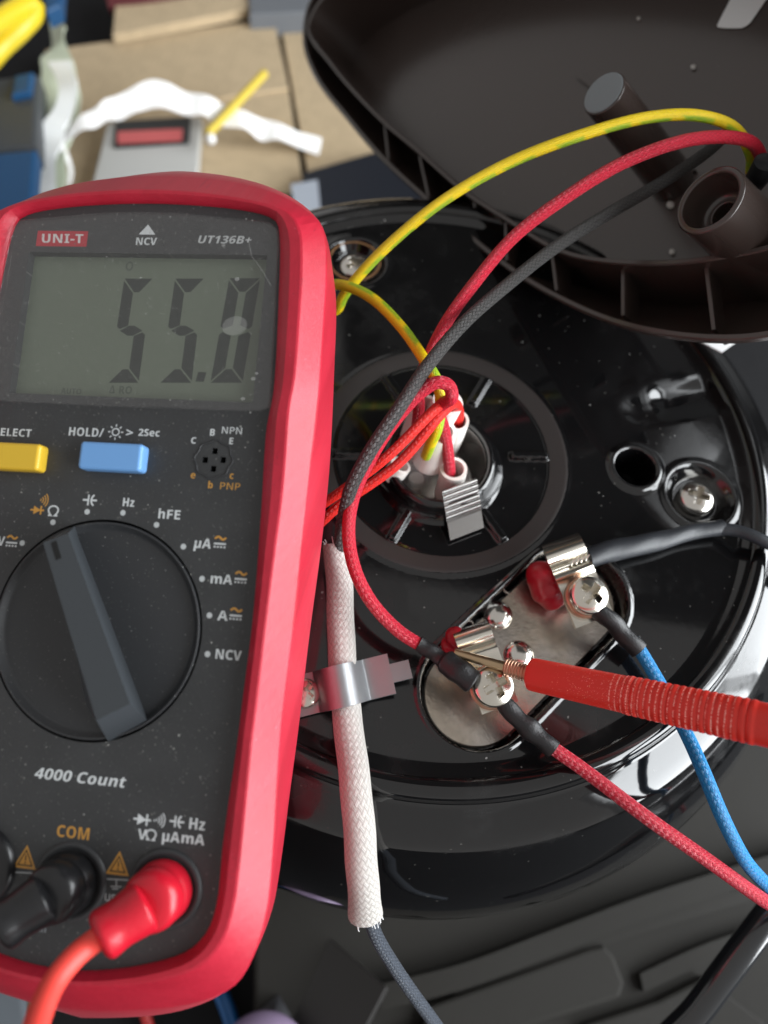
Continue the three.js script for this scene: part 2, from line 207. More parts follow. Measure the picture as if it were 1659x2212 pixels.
{ const s = 0.4, n = 201, pos = [], uv = [], nor = [], idx = [], id = new Map();
  const at = (i, j) => { const k = i * 1000 + j; if (id.has(k)) return id.get(k); const x = POT.x + i * s, z = POT.z + j * s, h = plain(x, z), gx = (plain(x + 0.1, z) - plain(x - 0.1, z)) / 0.2, gz = (plain(x, z + 0.1) - plain(x, z - 0.1)) / 0.2, l = Math.hypot(gx, 1, gz);
    pos.push(x, DISC + h, z); nor.push(-gx / l, 1 / l, -gz / l); uv.push(x / 110, z / 110); id.set(k, pos.length / 3 - 1); return pos.length / 3 - 1; };
  for (let i = -n; i < n; i++) for (let j = -n; j < n; j++) if (Math.hypot((i + 0.5) * s, (j + 0.5) * s) < 80) { const a = at(i, j), b = at(i + 1, j), c = at(i, j + 1), d = at(i + 1, j + 1); idx.push(a, c, b, b, c, d); }
  const g = buffer(pos, idx, uv); g.setAttribute('normal', new THREE.Float32BufferAttribute(nor, 3)); part('underside', g, enamel, pot);
  const centre = (g2, u, v) => { g2.scale(1, 1, 1); const q = g2.attributes.uv; for (let i = 0; i < q.count; i++) q.setXY(i, q.getX(i) * u, q.getY(i) * v); return g2.translate(POT.x, DISC, POT.z); };
  part('rim', centre(lathe([[78.6, 0.4], [79.0, 1.2], [79.6, 1.9], [80.6, 2.3], [81.7, 2.3], [82.7, 1.8], [83.3, 0.9], [83.6, -0.2], [84.0, -1.0], [84.8, -1.6]], 220), 5, 0.08), enamel, pot);
  part('wall', centre(lathe([[84.6, -1.5], [86, -2.0], [89, -3.2], [91.6, -4.8], [93.2, -6.6], [94.6, -9.2], [97, -12.6], [100, -17], [103, -22.6], [105.4, -29.5], [106.7, -37], [107, -46], [106.6, -60], [105.4, -80], [104, -99], [103, -140], [102, -191]], 220), 5, 0.7), enamel, pot);
  part('collar', lathe([[11.5, -10], [11.6, 3.2], [11.9, 4.0], [12.5, 4.3], [13.2, 4.0], [13.8, 3.2], [14.2, 1.9], [14.9, 0.7], [15.8, -0.3], [16.6, -1.0]], 96).translate(WELL.x, DISC, WELL.z), enamel, pot);
  part('hole_lip', lathe([[7.0, 0.2], [6.5, 0.62], [6.0, 0.78], [5.5, 0.6], [5.15, 0.1], [4.95, -1], [4.8, -15], [0, -15.4]], 72).translate(HOLE.x, DISC, HOLE.z), enamel, pot);
  part('ring_band', lathe([[27.4, -0.78], [27.9, -0.62], [29.4, -0.3], [31.0, 0.02], [31.7, 0.08], [32.5, -0.14]], 160).translate(RING.x, DISC + 0.12, RING.z), std(0.026, 0.022, 0.021, 0.4), pot, 'satin grey ring round the collar');
  const cup = part('steel_cup', lathe([[0, -9.0], [9.6, -9.0], [10.4, -8.4], [10.9, -7], [11.2, 2.6], [11.45, 3.3]], 96).translate(WELL.x, DISC, WELL.z), M.cup, pot, 'dull steel cup in the raised collar');
  for (const [s2, turn] of [[SCREW1, 0.2], [SCREW2, 0.8]]) part('screw', screwHead(4.6, turn).translate(s2.x, DISC - 3.3, s2.z), M.steel, pot);
  part('rust_ring', new THREE.TorusGeometry(7.2, 0.5, 8, 60).rotateX(Math.PI / 2).scale(1, 0.6, 1).translate(SCREW2.x - 0.5, DISC - 0.6, SCREW2.z - 1), std(0.20, 0.10, 0.04, 0.8), pot, 'rusty orange ring round a screw dimple');
  // heating element base let into the underside
  const dir = SB.clone().sub(SA).setY(0).normalize(), a0 = Math.atan2(dir.z, dir.x), sh = new THREE.Shape(), L = SA.distanceTo(SB), R = 10.9;
  sh.absarc(L, 0, R, -Math.PI / 2, Math.PI / 2); sh.absarc(0, 0, R, Math.PI / 2, Math.PI * 1.5);
  const pg = new THREE.ExtrudeGeometry(sh, { depth: 0.8, bevelEnabled: true, bevelSize: 0.3, bevelThickness: 0.3, bevelSegments: 2, curveSegments: 40 }).rotateX(Math.PI / 2).rotateY(-a0).translate(SA.x, DISC - 4.9, SA.z);
  const plate = part('element_plate', pg, M.plate, pot, 'mottled grey metal plate in a long recess');
  for (const [u, v, r] of [[1075, 1328, 3.6], [1121, 1416, 3.6]]) { const p = D(u, v, -4.4); part('washer_ring', new THREE.TorusGeometry(r * 1.75, 0.32, 8, 60).rotateX(Math.PI / 2).translate(p.x, DISC - 4.9, p.z), M.plate, pot);
    part('rivet', new THREE.SphereGeometry(r, 40, 20, 0, 6.3, 0, 1.5).scale(1, 0.62, 1).translate(p.x, DISC - 4.8, p.z), M.steel, pot); }
  // small tag of bent sheet beside the collar
  const e1 = D(968, 1078, 3.8), e2 = D(1014, 1165, 0.4), w = D(1040, 1143, 1).sub(D(975, 1168, 1)), pts = [];
  for (let i = 0; i <= 120; i++) { const t = i / 120, p = D(984 + 24 * t, 1070 + 86 * t, 0); p.y = DISC + (t < 0.62 ? 5.6 - 5.2 * t + 0.22 * Math.sin(t * 62) : 2.38 - 4.6 * (t - 0.62)); pts.push(p); }
part('sheet_tag', strip(pts.slice(74), w, 9.0, 0.3, { curved: false }), M.cup, pot, 'bent grey sheet tag'); part('ribbed_sheet', strip(pts.slice(0, 75), w, 9.2, 0.3, { curved: false }), M.cup, pot, 'ribbed end of the sheet tag');
}

// ------------------------------------------------------------------ heater terminals
function terminal(name, label, A, B, wa, wb, hs, screw, r, turn, bead) {
  const t = thing(name, label, 'terminal', D(screw[0], screw[1], 0)), pts = [], n = hs.length - 1;
  hs.forEach(([s, h]) => pts.push(D(A[0] + (B[0] - A[0]) * s, A[1] + (B[1] - A[1]) * s, h)));
  const w = D(wb[0], wb[1], 6).sub(D(wa[0], wa[1], 6));
  const tab = part('tab', strip(pts, w, w.length(), 0.75, { seg: 90 }), M.nickel, t);
  const p = D(screw[0], screw[1], hs[n][1] + 0.6), up = V(0.04, 1, 0.10);
  part('washer', place(lathe([[0, 0], [r * 1.08, 0], [r * 1.08, 0.7], [r, 0.75], [r * 1.02, 0.8], [r * 1.02, 1.5], [r * 0.97, 1.55], [0, 1.55]], 60), p, up), M.copper, t);
  part('screw', place(screwHead(r, turn), p.clone().addScaledVector(up, 1.5), up), M.nickel, t);
  part('pin', tube([D(screw[0], screw[1], -4.6), p], 2.2, { seg: 4 }), M.steel, t);
  const bp = bead.map((q) => D(q[0], q[1], q[2]));
  part('insulator', tube(bp, (s) => bead[0][3] * Math.sqrt(Math.max(0.02, 1 - Math.pow(2 * s - 1, 4))) * (1 + 0.06 * Math.sin(s * 19)), { seg: 40, rad: 28 }), M.redBead, t, 'red silicone insulator behind the metal tab');
  return t;
}
terminal('heater_terminal', 'nickel terminal tab with toothed curl and screw, above the blue wire', [1211, 1168], [1284, 1342], [1192, 1226], [1272, 1196], [[0, 4.4], [0.015, 6.2], [0.05, 8.0], [0.11, 8.7], [0.18, 8.3], [0.24, 6.8], [0.275, 5.6], [0.31, 5.3], [0.35, 6.2], [0.39, 6.5], [0.43, 5.7], [0.48, 5.2], [0.70, 5.1], [1, 5.0]], [1264, 1291], 4.3, 0.55, [[1212, 1302, -2.6, 4.2], [1192, 1280, -1.0], [1176, 1250, 0.8], [1188, 1216, 3.0]]);
terminal('heater_terminal', 'nickel terminal tab and screw under the red probe tip', [1016, 1356], [1080, 1530], [994, 1398], [1070, 1372], [[0, 3.4], [0.015, 5.0], [0.05, 6.6], [0.11, 7.1], [0.17, 6.6], [0.22, 5.2], [0.26, 4.4], [0.31, 5.1], [0.37, 4.9], [0.6, 4.7], [1, 4.6]], [1060, 1485], 4.3, 0.9, [[985, 1420, -1.2, 3.8], [990, 1400, 0.8], [1000, 1380, 2.8], [1010, 1372, 3.4]]);
{ const g = scene.children.filter((o) => o.name.startsWith('heater_terminal')); // a row of punched teeth on the first tab
  for (let k = 0; k < 4; k++) { const p = D(1238 + k * 10.5, 1213 - k * 3.6, 7.0); part('tooth', new THREE.ConeGeometry(0.75, 1.7, 4).rotateZ(-0.4).rotateX(-0.5).translate(p.x, p.y, p.z), M.nickel, g[0]); } }

// ------------------------------------------------------------------ wires
const P3 = (a) => a.map(([u, v, h]) => D(u, v, h));
const wireGroup = 'braided wires of the appliance';
solo('earth_wire', tube(P3([[1622, 372, 40], [1622, 335, 45], [1590, 280, 50], [1510, 250, 54], [1400, 254, 54], [1250, 294, 51], [1100, 352, 46], [960, 432, 40], [850, 520, 33], [775, 596, 26], [742, 640, 21], [728, 668, 17], [700, 672, 14], [690, 640, 15], [704, 618, 20], [740, 616, 24], [800, 642, 27], [868, 708, 29], [918, 780, 30], [945, 826, 29], [952, 870, 26], [946, 920, 22], [930, 960, 16], [920, 985, 10]]), 1.25, { seg: 420 }), M.yellowGreen, 'yellow wire with green dashes arching from the brown cover to the collar', 'wire', wireGroup);
solo('red_wire', tube(P3([[1636, 384, 40], [1645, 350, 45], [1628, 312, 50], [1580, 297, 53], [1480, 304, 54], [1350, 350, 51], [1220, 428, 47], [1110, 512, 42], [1020, 618, 37], [962, 700, 33], [928, 768, 29], [905, 830, 24], [905, 880, 18], [900, 930, 10]]), 1.38, { seg: 300 }), M.redBraid, 'red braided wire arching over the brown cover between yellow and black wires', 'wire', wireGroup);
solo('red_wire', tube(P3([[915, 1398, 7], [860, 1362, 9], [802, 1300, 12], [766, 1228, 15], [753, 1150, 18], [764, 1072, 21], [803, 985, 25], [858, 902, 29], [905, 851, 32], [945, 826, 34], [970, 834, 33], [976, 858, 31], [958, 872, 27], [948, 888, 24], [957, 920, 19], [965, 960, 13], [971, 1012, 6], [970, 1040, -3]]), 1.4, { seg: 320 }), M.redBraid, 'red braided wire looping from the probed terminal up into the collar', 'wire', wireGroup);
for (const [list, lab] of [[[[988, 914, 8], [984, 882, 18], [968, 862, 26], [940, 884, 27], [838, 985, 23], [745, 1056, 16], [685, 1097, 11], [610, 1146, 7]], 'upper of two thin orange-red wires running from collar to behind the meter'], [[[990, 920, 6], [992, 890, 15], [980, 872, 23], [952, 896, 25], [862, 1000, 19], [733, 1093, 12], [679, 1141, 8], [600, 1200, 5]], 'lower of two thin orange-red wires running from collar to behind the meter']])
  solo('orange_red_wire', tube(P3(list), 1.12, { seg: 160, rad: 14 }), M.orangeBraid, lab, 'wire', wireGroup);
{ const t = thing('thermal_fuse_wire', 'black braided wire running through a thick white braided fuse sleeve', 'wire', D(740, 1500, 0), wireGroup);
  part('black_wire', tube(P3([[1572, 285, 40], [1540, 318, 39], [1480, 362, 38], [1400, 412, 37], [1300, 470, 36], [1200, 534, 36], [1100, 612, 36], [1000, 700, 36], [922, 792, 35], [862, 882, 33], [800, 974, 29], [760, 1050, 24], [744, 1110, 18], [736, 1165, 12], [734, 1210, 8]]), 1.45, { seg: 300 }), M.blackBraid, t);
  const fuzz = (s, a) => (2.9 + 0.35 * s) * (1 + 0.02 * Math.sin(s * 40 + a)) * (1 + 0.03 * smooth(0.03, 0, s) + 0.03 * smooth(0.97, 1, s)) * (1 + 0.06 * smooth(0.93, 1, s) * Math.cos(2 * a));
  part('white_sleeve', tube(P3([[726, 1176, 9], [733, 1260, 6.5], [737, 1380, 4.6], [742, 1470, 4.2], [756, 1600, 4.2], [768, 1700, 5.2], [776, 1790, 3.5], [782, 1880, -1], [790, 1974, -9]]), fuzz, { seg: 260, rad: 40, hollow: 0.86 }), M.whiteBraid, t, 'thick white braided sleeve');
  { const bits = []; for (const [end, before, R, q] of [[D(790, 1974, -9), D(782, 1900, -3), 3.1, 22], [D(726, 1176, 9), D(730, 1230, 7.5), 2.8, 14]]) { const ax = end.clone().sub(before).normalize(), u = ax.clone().cross(V(0, 1, 0.2)).normalize(), v = ax.clone().cross(u); for (let k = 0; k < q; k++) { const a = rnd() * 6.283, r = u.clone().multiplyScalar(Math.cos(a)).addScaledVector(v, Math.sin(a)), p = end.clone().addScaledVector(r, R * 0.95).addScaledVector(ax, -0.4), l = 0.7 + 1.5 * rnd(); bits.push(tube([p, p.clone().addScaledVector(ax, l * 0.5).addScaledVector(r, 0.2 * rnd()), p.clone().addScaledVector(ax, l).addScaledVector(r, 0.7 * rnd()).addScaledVector(u, 0.6 * (rnd() - 0.5))], 0.10, { seg: 5, rad: 5, cap: false })); } }
    part('frayed_threads', mergeGeometries(bits), M.paper, t, 'loose white threads at the sleeve ends').userData.kind = 'stuff'; }
  part('grey_wire', tube(P3([[783, 1900, -3], [792, 1960, -8], [812, 2020, -14], [850, 2085, -22], [893, 2148, -30], [940, 2212, -38], [990, 2285, -47]]), 1.45, { seg: 120, rad: 20 }), M.greyBraid, t, 'blue-grey braided wire leaving the sleeve'); }
{ const t = thing('blue_wire', 'bright blue braided wire with black shrink tube on its terminal end', 'wire', D(1380, 1400, 0), wireGroup);
  part('braid', tube(P3([[1368, 1382, 4.5], [1400, 1434, 4], [1450, 1522, 3.6], [1490, 1600, 5], [1520, 1668, 7], [1560, 1764, 6], [1604, 1850, 2], [1640, 1895, -3], [1700, 1950, -12], [1800, 2060, -40], [1900, 2230, -95], [1960, 2400, -180]]), 1.45, { seg: 260 }), M.blueBraid, t);
  part('shrink_tube', tube(P3([[1276, 1306, 6.5], [1296, 1322, 6.6], [1322, 1344, 6], [1350, 1374, 5], [1380, 1406, 4.4]]), (s, a) => 2.1 + 0.25 * Math.cos(2 * a) * (1 - s) + 0.15 * Math.sin(s * 13 + a), { seg: 70, rad: 28 }), M.shrink, t, 'black shrink tube'); }
{ const t = thing('red_wire', 'red braided wire leaving the probed terminal past the pot rim', 'wire', D(1190, 1615, 0), wireGroup);
  part('braid', tube(P3([[1180, 1606, 5], [1260, 1662, 5], [1400, 1768, 6], [1520, 1852, 3], [1640, 1938, -3], [1662, 1952, -5], [1690, 1968, -8], [1800, 2040, -30], [1930, 2160, -80], [2060, 2300, -180]]), 1.42, { seg: 260 }), M.redBraid, t);
  part('shrink_tube', tube(P3([[1078, 1506, 6], [1094, 1526, 6], [1118, 1552, 5.6], [1150, 1580, 5.2], [1196, 1620, 5]]), (s, a) => 1.9 + 0.35 * Math.exp(-Math.pow((s - 0.58) * 9, 2)) + 0.1 * Math.sin(s * 17 + 2 * a), { seg: 70, rad: 28 }), M.shrink, t, 'black shrink tube');
  part('upper_shrink_tube', tube(P3([[904, 1390, 7.6], [930, 1406, 7.2], [955, 1424, 7.4], [975, 1438, 8.2], [1002, 1458, 8.6], [1024, 1474, 8.4]]), (s, a) => 1.65 + 0.95 * smooth(0.40, 0.52, s) + 0.1 * Math.sin(s * 23 + a) - 0.5 * smooth(0.97, 1, s), { seg: 90, rad: 28 }), M.shrink, t, 'black shrink tube with a fat crimp'); }
{ const t = thing('sheathed_lead', 'thick dark grey sheathed lead lying beside the screw dimple', 'cable', D(1400, 1180, 0));
  part('sheath', tube(P3([[1268, 1206, 4.5], [1320, 1190, 4.4], [1380, 1178, 4], [1440, 1164, 3.6], [1500, 1148, 3.4], [1560, 1140, 3.4]]), (s, a) => 2.4 - 0.5 * smooth(0.5, 0.95, s) + 0.16 * Math.sin(s * 7) + 0.06 * Math.sin(s * 21 + 2 * a), { seg: 120, rad: 32 }), M.greySheath, t);
  part('cord', tube(P3([[1540, 1142, 3.4], [1590, 1146, 4.5], [1640, 1164, 5.5], [1720, 1210, 4], [1820, 1290, -4], [1930, 1400, -30]]), 1.5, { seg: 100 }), M.greySheath, t); }
{ // printed power lead, lower right
  const cv = document.createElement('canvas'); cv.width = 1024; cv.height = 256; const c = cv.getContext('2d'); c.fillStyle = '#1b1d20'; c.fillRect(0, 0, 1024, 256); c.fillStyle = '#8d9196'; c.font = '46px sans-serif';
  c.save(); c.translate(0, 150); c.fillText('AWG', 370, 0); c.fillText('200\u00b0C', 640, 0); c.restore();
  const tx = new THREE.CanvasTexture(cv); tx.colorSpace = THREE.SRGBColorSpace; tx.wrapS = tx.wrapT = THREE.RepeatWrapping;
  const g = tube([Y(1250, 2480, 14), Y(1360, 2350, 34), Y(1440, 2250, 46), Y(1500, 2190, 52), Y(1560, 2110, 58), Y(1620, 2030, 62), Y(1690, 1940, 64), Y(1820, 1790, 58), Y(1980, 1640, 30)], 3.4, { seg: 200, rad: 32 }), L = 60, q = g.attributes.uv; for (let i = 0; i < q.count; i++) q.setXY(i, q.getX(i) / L, q.getY(i));
  solo('power_lead', g, new THREE.MeshPhysicalMaterial({ map: tx, roughness: 0.2, clearcoat: 1, clearcoatRoughness: 0.12, side: THREE.DoubleSide }), 'shiny black printed lead crossing the tool case lid', 'cable'); }

// sleeves in the collar
for (const [a, b, r, lab] of [[[966, 1066, -6], [980, 1012, 5.5], 3.0, 'white silicone sleeve with a red wire entering its open top'], [[966, 968, -4], [988, 908, 11], 2.6, 'white silicone sleeve behind, open end showing orange'], [[935, 925, 8], [968, 868, 19], 3.3, 'white silicone sleeve lying against the wire loop'], [[884, 972, -2], [918, 878, 16], 3.2, 'white silicone sleeve half hidden behind the red wires'], [[925, 1000, 2], [952, 930, 14], 3.5, 'short white silicone sleeve beside the yellow wire end'], [[845, 1030, 1], [866, 1004, 5], 2.4, 'stub of white sleeve at the collar edge']])
  solo('silicone_sleeve', tube([D(...a), D((a[0] + b[0]) / 2 + 1, (a[1] + b[1]) / 2, (a[2] + b[2]) / 2), D(...b)], r * 1.1, { seg: 24, rad: 36, hollow: 0.76 }), M.silicone, lab, 'sleeve', 'white sleeves in the collar');
{ const t = thing('spade_connector', 'clear plastic hooded connector on the yellow wire end', 'connector', D(895, 1060, -8.5));
  part('hood', tube([D(898, 1040, -4), D(912, 1000, 3), D(925, 965, 9)], (s, a) => 2.9 + 0.7 * Math.cos(2 * a), { seg: 20, rad: 32, hollow: 0.86 }), M.clearSleeve, t);
  part('blade', tube([D(893, 1062, -8.5), D(900, 1032, -3)], 1.9, { seg: 6 }), M.silicone, t); }

// ------------------------------------------------------------------ strap holding the sleeve
{ const t = thing('strap_clamp', 'grey metal strap screwed down over the white sleeve', 'clamp', D(760, 1480, 0));
  const A = [606, 1514], B = [846, 1455], pts = [], mid = 0.57, q = (s, h) => D(A[0] + (B[0] - A[0]) * s, A[1] + (B[1] - A[1]) * s, h);
  for (const [s, h] of [[0, 1.0], [0.30, 1.0], [0.335, 1.3], [0.37, 3.6], [0.42, 6.4], [0.50, 8.0], [0.58, 8.1], [0.65, 7.0], [0.70, 5.0], [0.74, 2.8], [0.765, 1.7], [0.80, 1.6], [1, 2.6]]) pts.push(q(s, h));
  const w = D(833, 1540, 3).sub(D(815, 1458, 3)); part('strap', strip(pts, w, 8.7, 0.7, { seg: 120 }), M.zinc, t);
  part('tongue', strip([q(0.985, 2.55), q(1.17, 3.2)], w, 4.0, 0.65, { curved: false }), M.zinc, t);
  const s = D(660, 1499, 1.3); part('screw', screwHead(3.1, 0.5).translate(s.x, s.y, s.z), M.nickel, t); }

// ------------------------------------------------------------------ red test probe
{ const t = thing('test_probe', 'red ribbed test probe with its metal tip on the terminal', 'probe', D(985, 1408, 7));
  const tip = D(980, 1410, 8.6), neck = D(1094, 1441, 10.5), butt = D(1146, 1456, 12.5), end = D(1720, 1580, 38), ax = end.clone().sub(butt).normalize(), L = end.distanceTo(butt);
  const prof = [[0, 0], [3.05, 0], [3.25, 0.25]]; const r0 = 3.3, r1 = 3.75; for (let s = 0.8; s < L; s += 0.25) { const f = s / L, x = toPix(butt.clone().addScaledVector(ax, s))[0]; let r = r0 + (r1 - r0) * f; if (x > 1352 && x < 1636) r += 0.24 * Math.pow(Math.abs(Math.sin(s * Math.PI / 1.3)), 0.5) - 0.05; prof.push([r, s]); } prof.push([3.9, L + 40], [3.2, L + 62], [2.2, L + 64], [2.0, L + 90], [0, L + 90]);
  const gg = lathe(prof, 56), qv = gg.attributes.uv, qp = gg.attributes.position; for (let i = 0; i < qv.count; i++) qv.setXY(i, qv.getX(i), Math.min(0.985, qp.getY(i) / L)); part('grip', place(toCreasedNormals(gg, 0.5), butt, ax), M.probe, t);
  const nd = neck.clone().sub(tip).normalize(); part('needle', place(lathe([[0, 0], [0.75, 0], [0.95, 0.3], [1.05, neck.distanceTo(tip)], [0, neck.distanceTo(tip)]], 32), tip, nd), M.brass, t);
  const td = butt.clone().sub(neck), tl = td.length(), tp = [[0, -0.4], [1.2, -0.4]]; for (let s = 0; s < tl; s += 0.11) tp.push([1.5 + 0.42 * Math.abs(((s / 0.62) % 1) * 2 - 1), s]); tp.push([1.4, tl + 0.6], [0, tl + 0.6]);
  part('thread', place(lathe(tp, 36), neck, td), M.copper, t, 'coppery screw thread'); }

// ------------------------------------------------------------------ multimeter
const MQ = new THREE.Matrix4().makeBasis(camR, camU, fwd.clone().negate()), deg = Math.PI / 180;
const MR = new THREE.Matrix4().multiply(new THREE.Matrix4().makeRotationZ(-4.1775 * deg)).multiply(new THREE.Matrix4().makeRotationX(-7.2832 * deg)).multiply(new THREE.Matrix4().makeRotationY(-7.2082 * deg));
const MB = MQ.clone().multiply(MR), MO = EYE.clone().addScaledVector(camR, -48.623).addScaledVector(camU, -19.717).addScaledVector(fwd, 125), MI = MB.clone().transpose(), MN = V(0, 0, 1).applyMatrix4(MB);
const ML = (u, v, z = 0) => onPlane(u, v, MN, MO.clone().addScaledVector(MN, z)).sub(MO).applyMatrix4(MI);      // on the meter, in its own mm
const meter = new THREE.Group(); meter.name = numbered('multimeter'); scene.add(meter); meter.quaternion.setFromRotationMatrix(MB); baseOf.set(meter, V(0, 0, 0)); meter.position.copy(MO).multiplyScalar(MM);
tag(meter, 'digital multimeter in red holster with large grey display and rotary dial', 'multimeter');
const half = (list, z, n) => { const p = list.map(([u, v]) => ML(u, v, z)).map((q) => V(Math.max(0, q.x), q.y, 0)), m = p.length, crown = (a, b) => { const k = (a.y - b.y) / (b.x * b.x - a.x * a.x); return V(0, a.y + k * a.x * a.x, 0); };
  p[0] = crown(p[1], p[2]); p[m - 1] = crown(p[m - 2], p[m - 3]); const c = new THREE.CatmullRomCurve3([V(-p[1].x, p[1].y, 0), ...p, V(-p[m - 2].x, p[m - 2].y, 0)], false, 'centripetal'), all = c.getSpacedPoints(6000).filter((q) => q.x >= 0);
  let L = 0; const at = all.map((q, i) => (L += i ? q.distanceTo(all[i - 1]) : 0)), out = []; for (let i = 0, k = 0; i <= n; i++) { while (k < all.length - 1 && at[k] < L * i / n) k++; out.push(new THREE.Vector2(i === 0 || i === n ? 0 : all[k].x, all[k].y)); } return out; };
const loop = (h) => [...h, ...h.slice(1, -1).reverse().map((q) => new THREE.Vector2(-q.x, q.y))];                // right half mirrored
const inner = loop(half([[324, 438], [388, 442], [503, 451.6], [571, 465], [597, 479], [605, 509], [603, 660], [592, 850], [578, 925], [566, 1108], [548, 1336], [525, 1519], [516, 1592], [484, 1820], [471, 1945], [452, 2005], [411, 2050], [320, 2081], [200, 2096], [128, 2099]], 0, 110));
const flatEdge = loop(half([[330, 412], [430, 416], [520, 428], [590, 444], [630, 465], [648, 500], [652, 560], [645, 700], [635, 820], [624, 879], [615, 998], [609, 1069], [594, 1182], [573, 1350], [552, 1530], [544, 1592], [516, 1866], [505, 1950], [480, 2030], [430, 2085], [330, 2118], [200, 2130], [122, 2132]], 2.2, 110));
const chamferEdge = loop(half([[342, 381], [430, 385], [520, 397], [600, 420], [655, 450], [690, 479], [704, 520], [706, 590], [699, 717], [692, 820], [687, 879], [673, 998], [653, 1182], [632, 1380], [608, 1580], [590, 1866], [580, 1960], [555, 2050], [512, 2125], [450, 2158], [380, 2174], [300, 2181], [200, 2183], [112, 2183]], -3, 110));
const outer = loop(half([[345, 374], [430, 379], [520, 391], [600, 415], [655, 446], [690, 478], [708, 522], [718, 580], [726, 650], [722, 800], [712, 1000], [690, 1200], [668, 1365], [640, 1600], [620, 1750], [602, 1890], [592, 1950], [560, 2040], [512, 2120], [450, 2160], [380, 2182], [300, 2190], [200, 2192], [110, 2190]], -19, 110));
{ // holster: inner lip, flat, chamfer, side and back, each following its own outline
  const mix = (a, b, t) => a.map((q, i) => new THREE.Vector2(q.x + (b[i].x - q.x) * t, q.y + (b[i].y - q.y) * t)), small = (a, k) => a.map((q) => new THREE.Vector2(q.x * k, 10 + (q.y - 10) * k));
  const rings = [[inner, -2.5], [inner, 0.5], [mix(inner, flatEdge, 0.08), 0.9], [mix(inner, flatEdge, 0.44), 2.0], [mix(inner, flatEdge, 0.52), 2.2], [mix(inner, flatEdge, 0.94), 2.2], [mix(flatEdge, chamferEdge, 0.04), 2.05], [mix(flatEdge, chamferEdge, 0.95), -2.7], [mix(chamferEdge, outer, 0.03), -3.3], [mix(chamferEdge, outer, 0.6), -11], [outer, -19], [small(outer, 0.965), -25], [small(outer, 0.90), -31], [small(outer, 0.80), -34.5]], n = inner.length, pos = [], idx = [];
  for (const [c, z] of rings) for (let i = 0; i < n; i++) pos.push(c[i].x, c[i].y, z);
  for (let k = 0; k + 1 < rings.length; k++) for (let i = 0; i < n; i++) { const a = k * n + i, b = k * n + (i + 1) % n; idx.push(a, a + n, b, b, a + n, b + n); }
  const c = pos.length / 3; pos.push(0, 10, -34.5); for (let i = 0; i < n; i++) idx.push((rings.length - 1) * n + i, c, (rings.length - 1) * n + (i + 1) % n);
  const uv = []; for (let i = 0; i < pos.length; i += 3) uv.push(pos[i], pos[i + 1] + pos[i + 2]);
  part('holster', toCreasedNormals(buffer(pos, idx, uv), 0.28), M.holster, meter, 'red rubber holster'); }

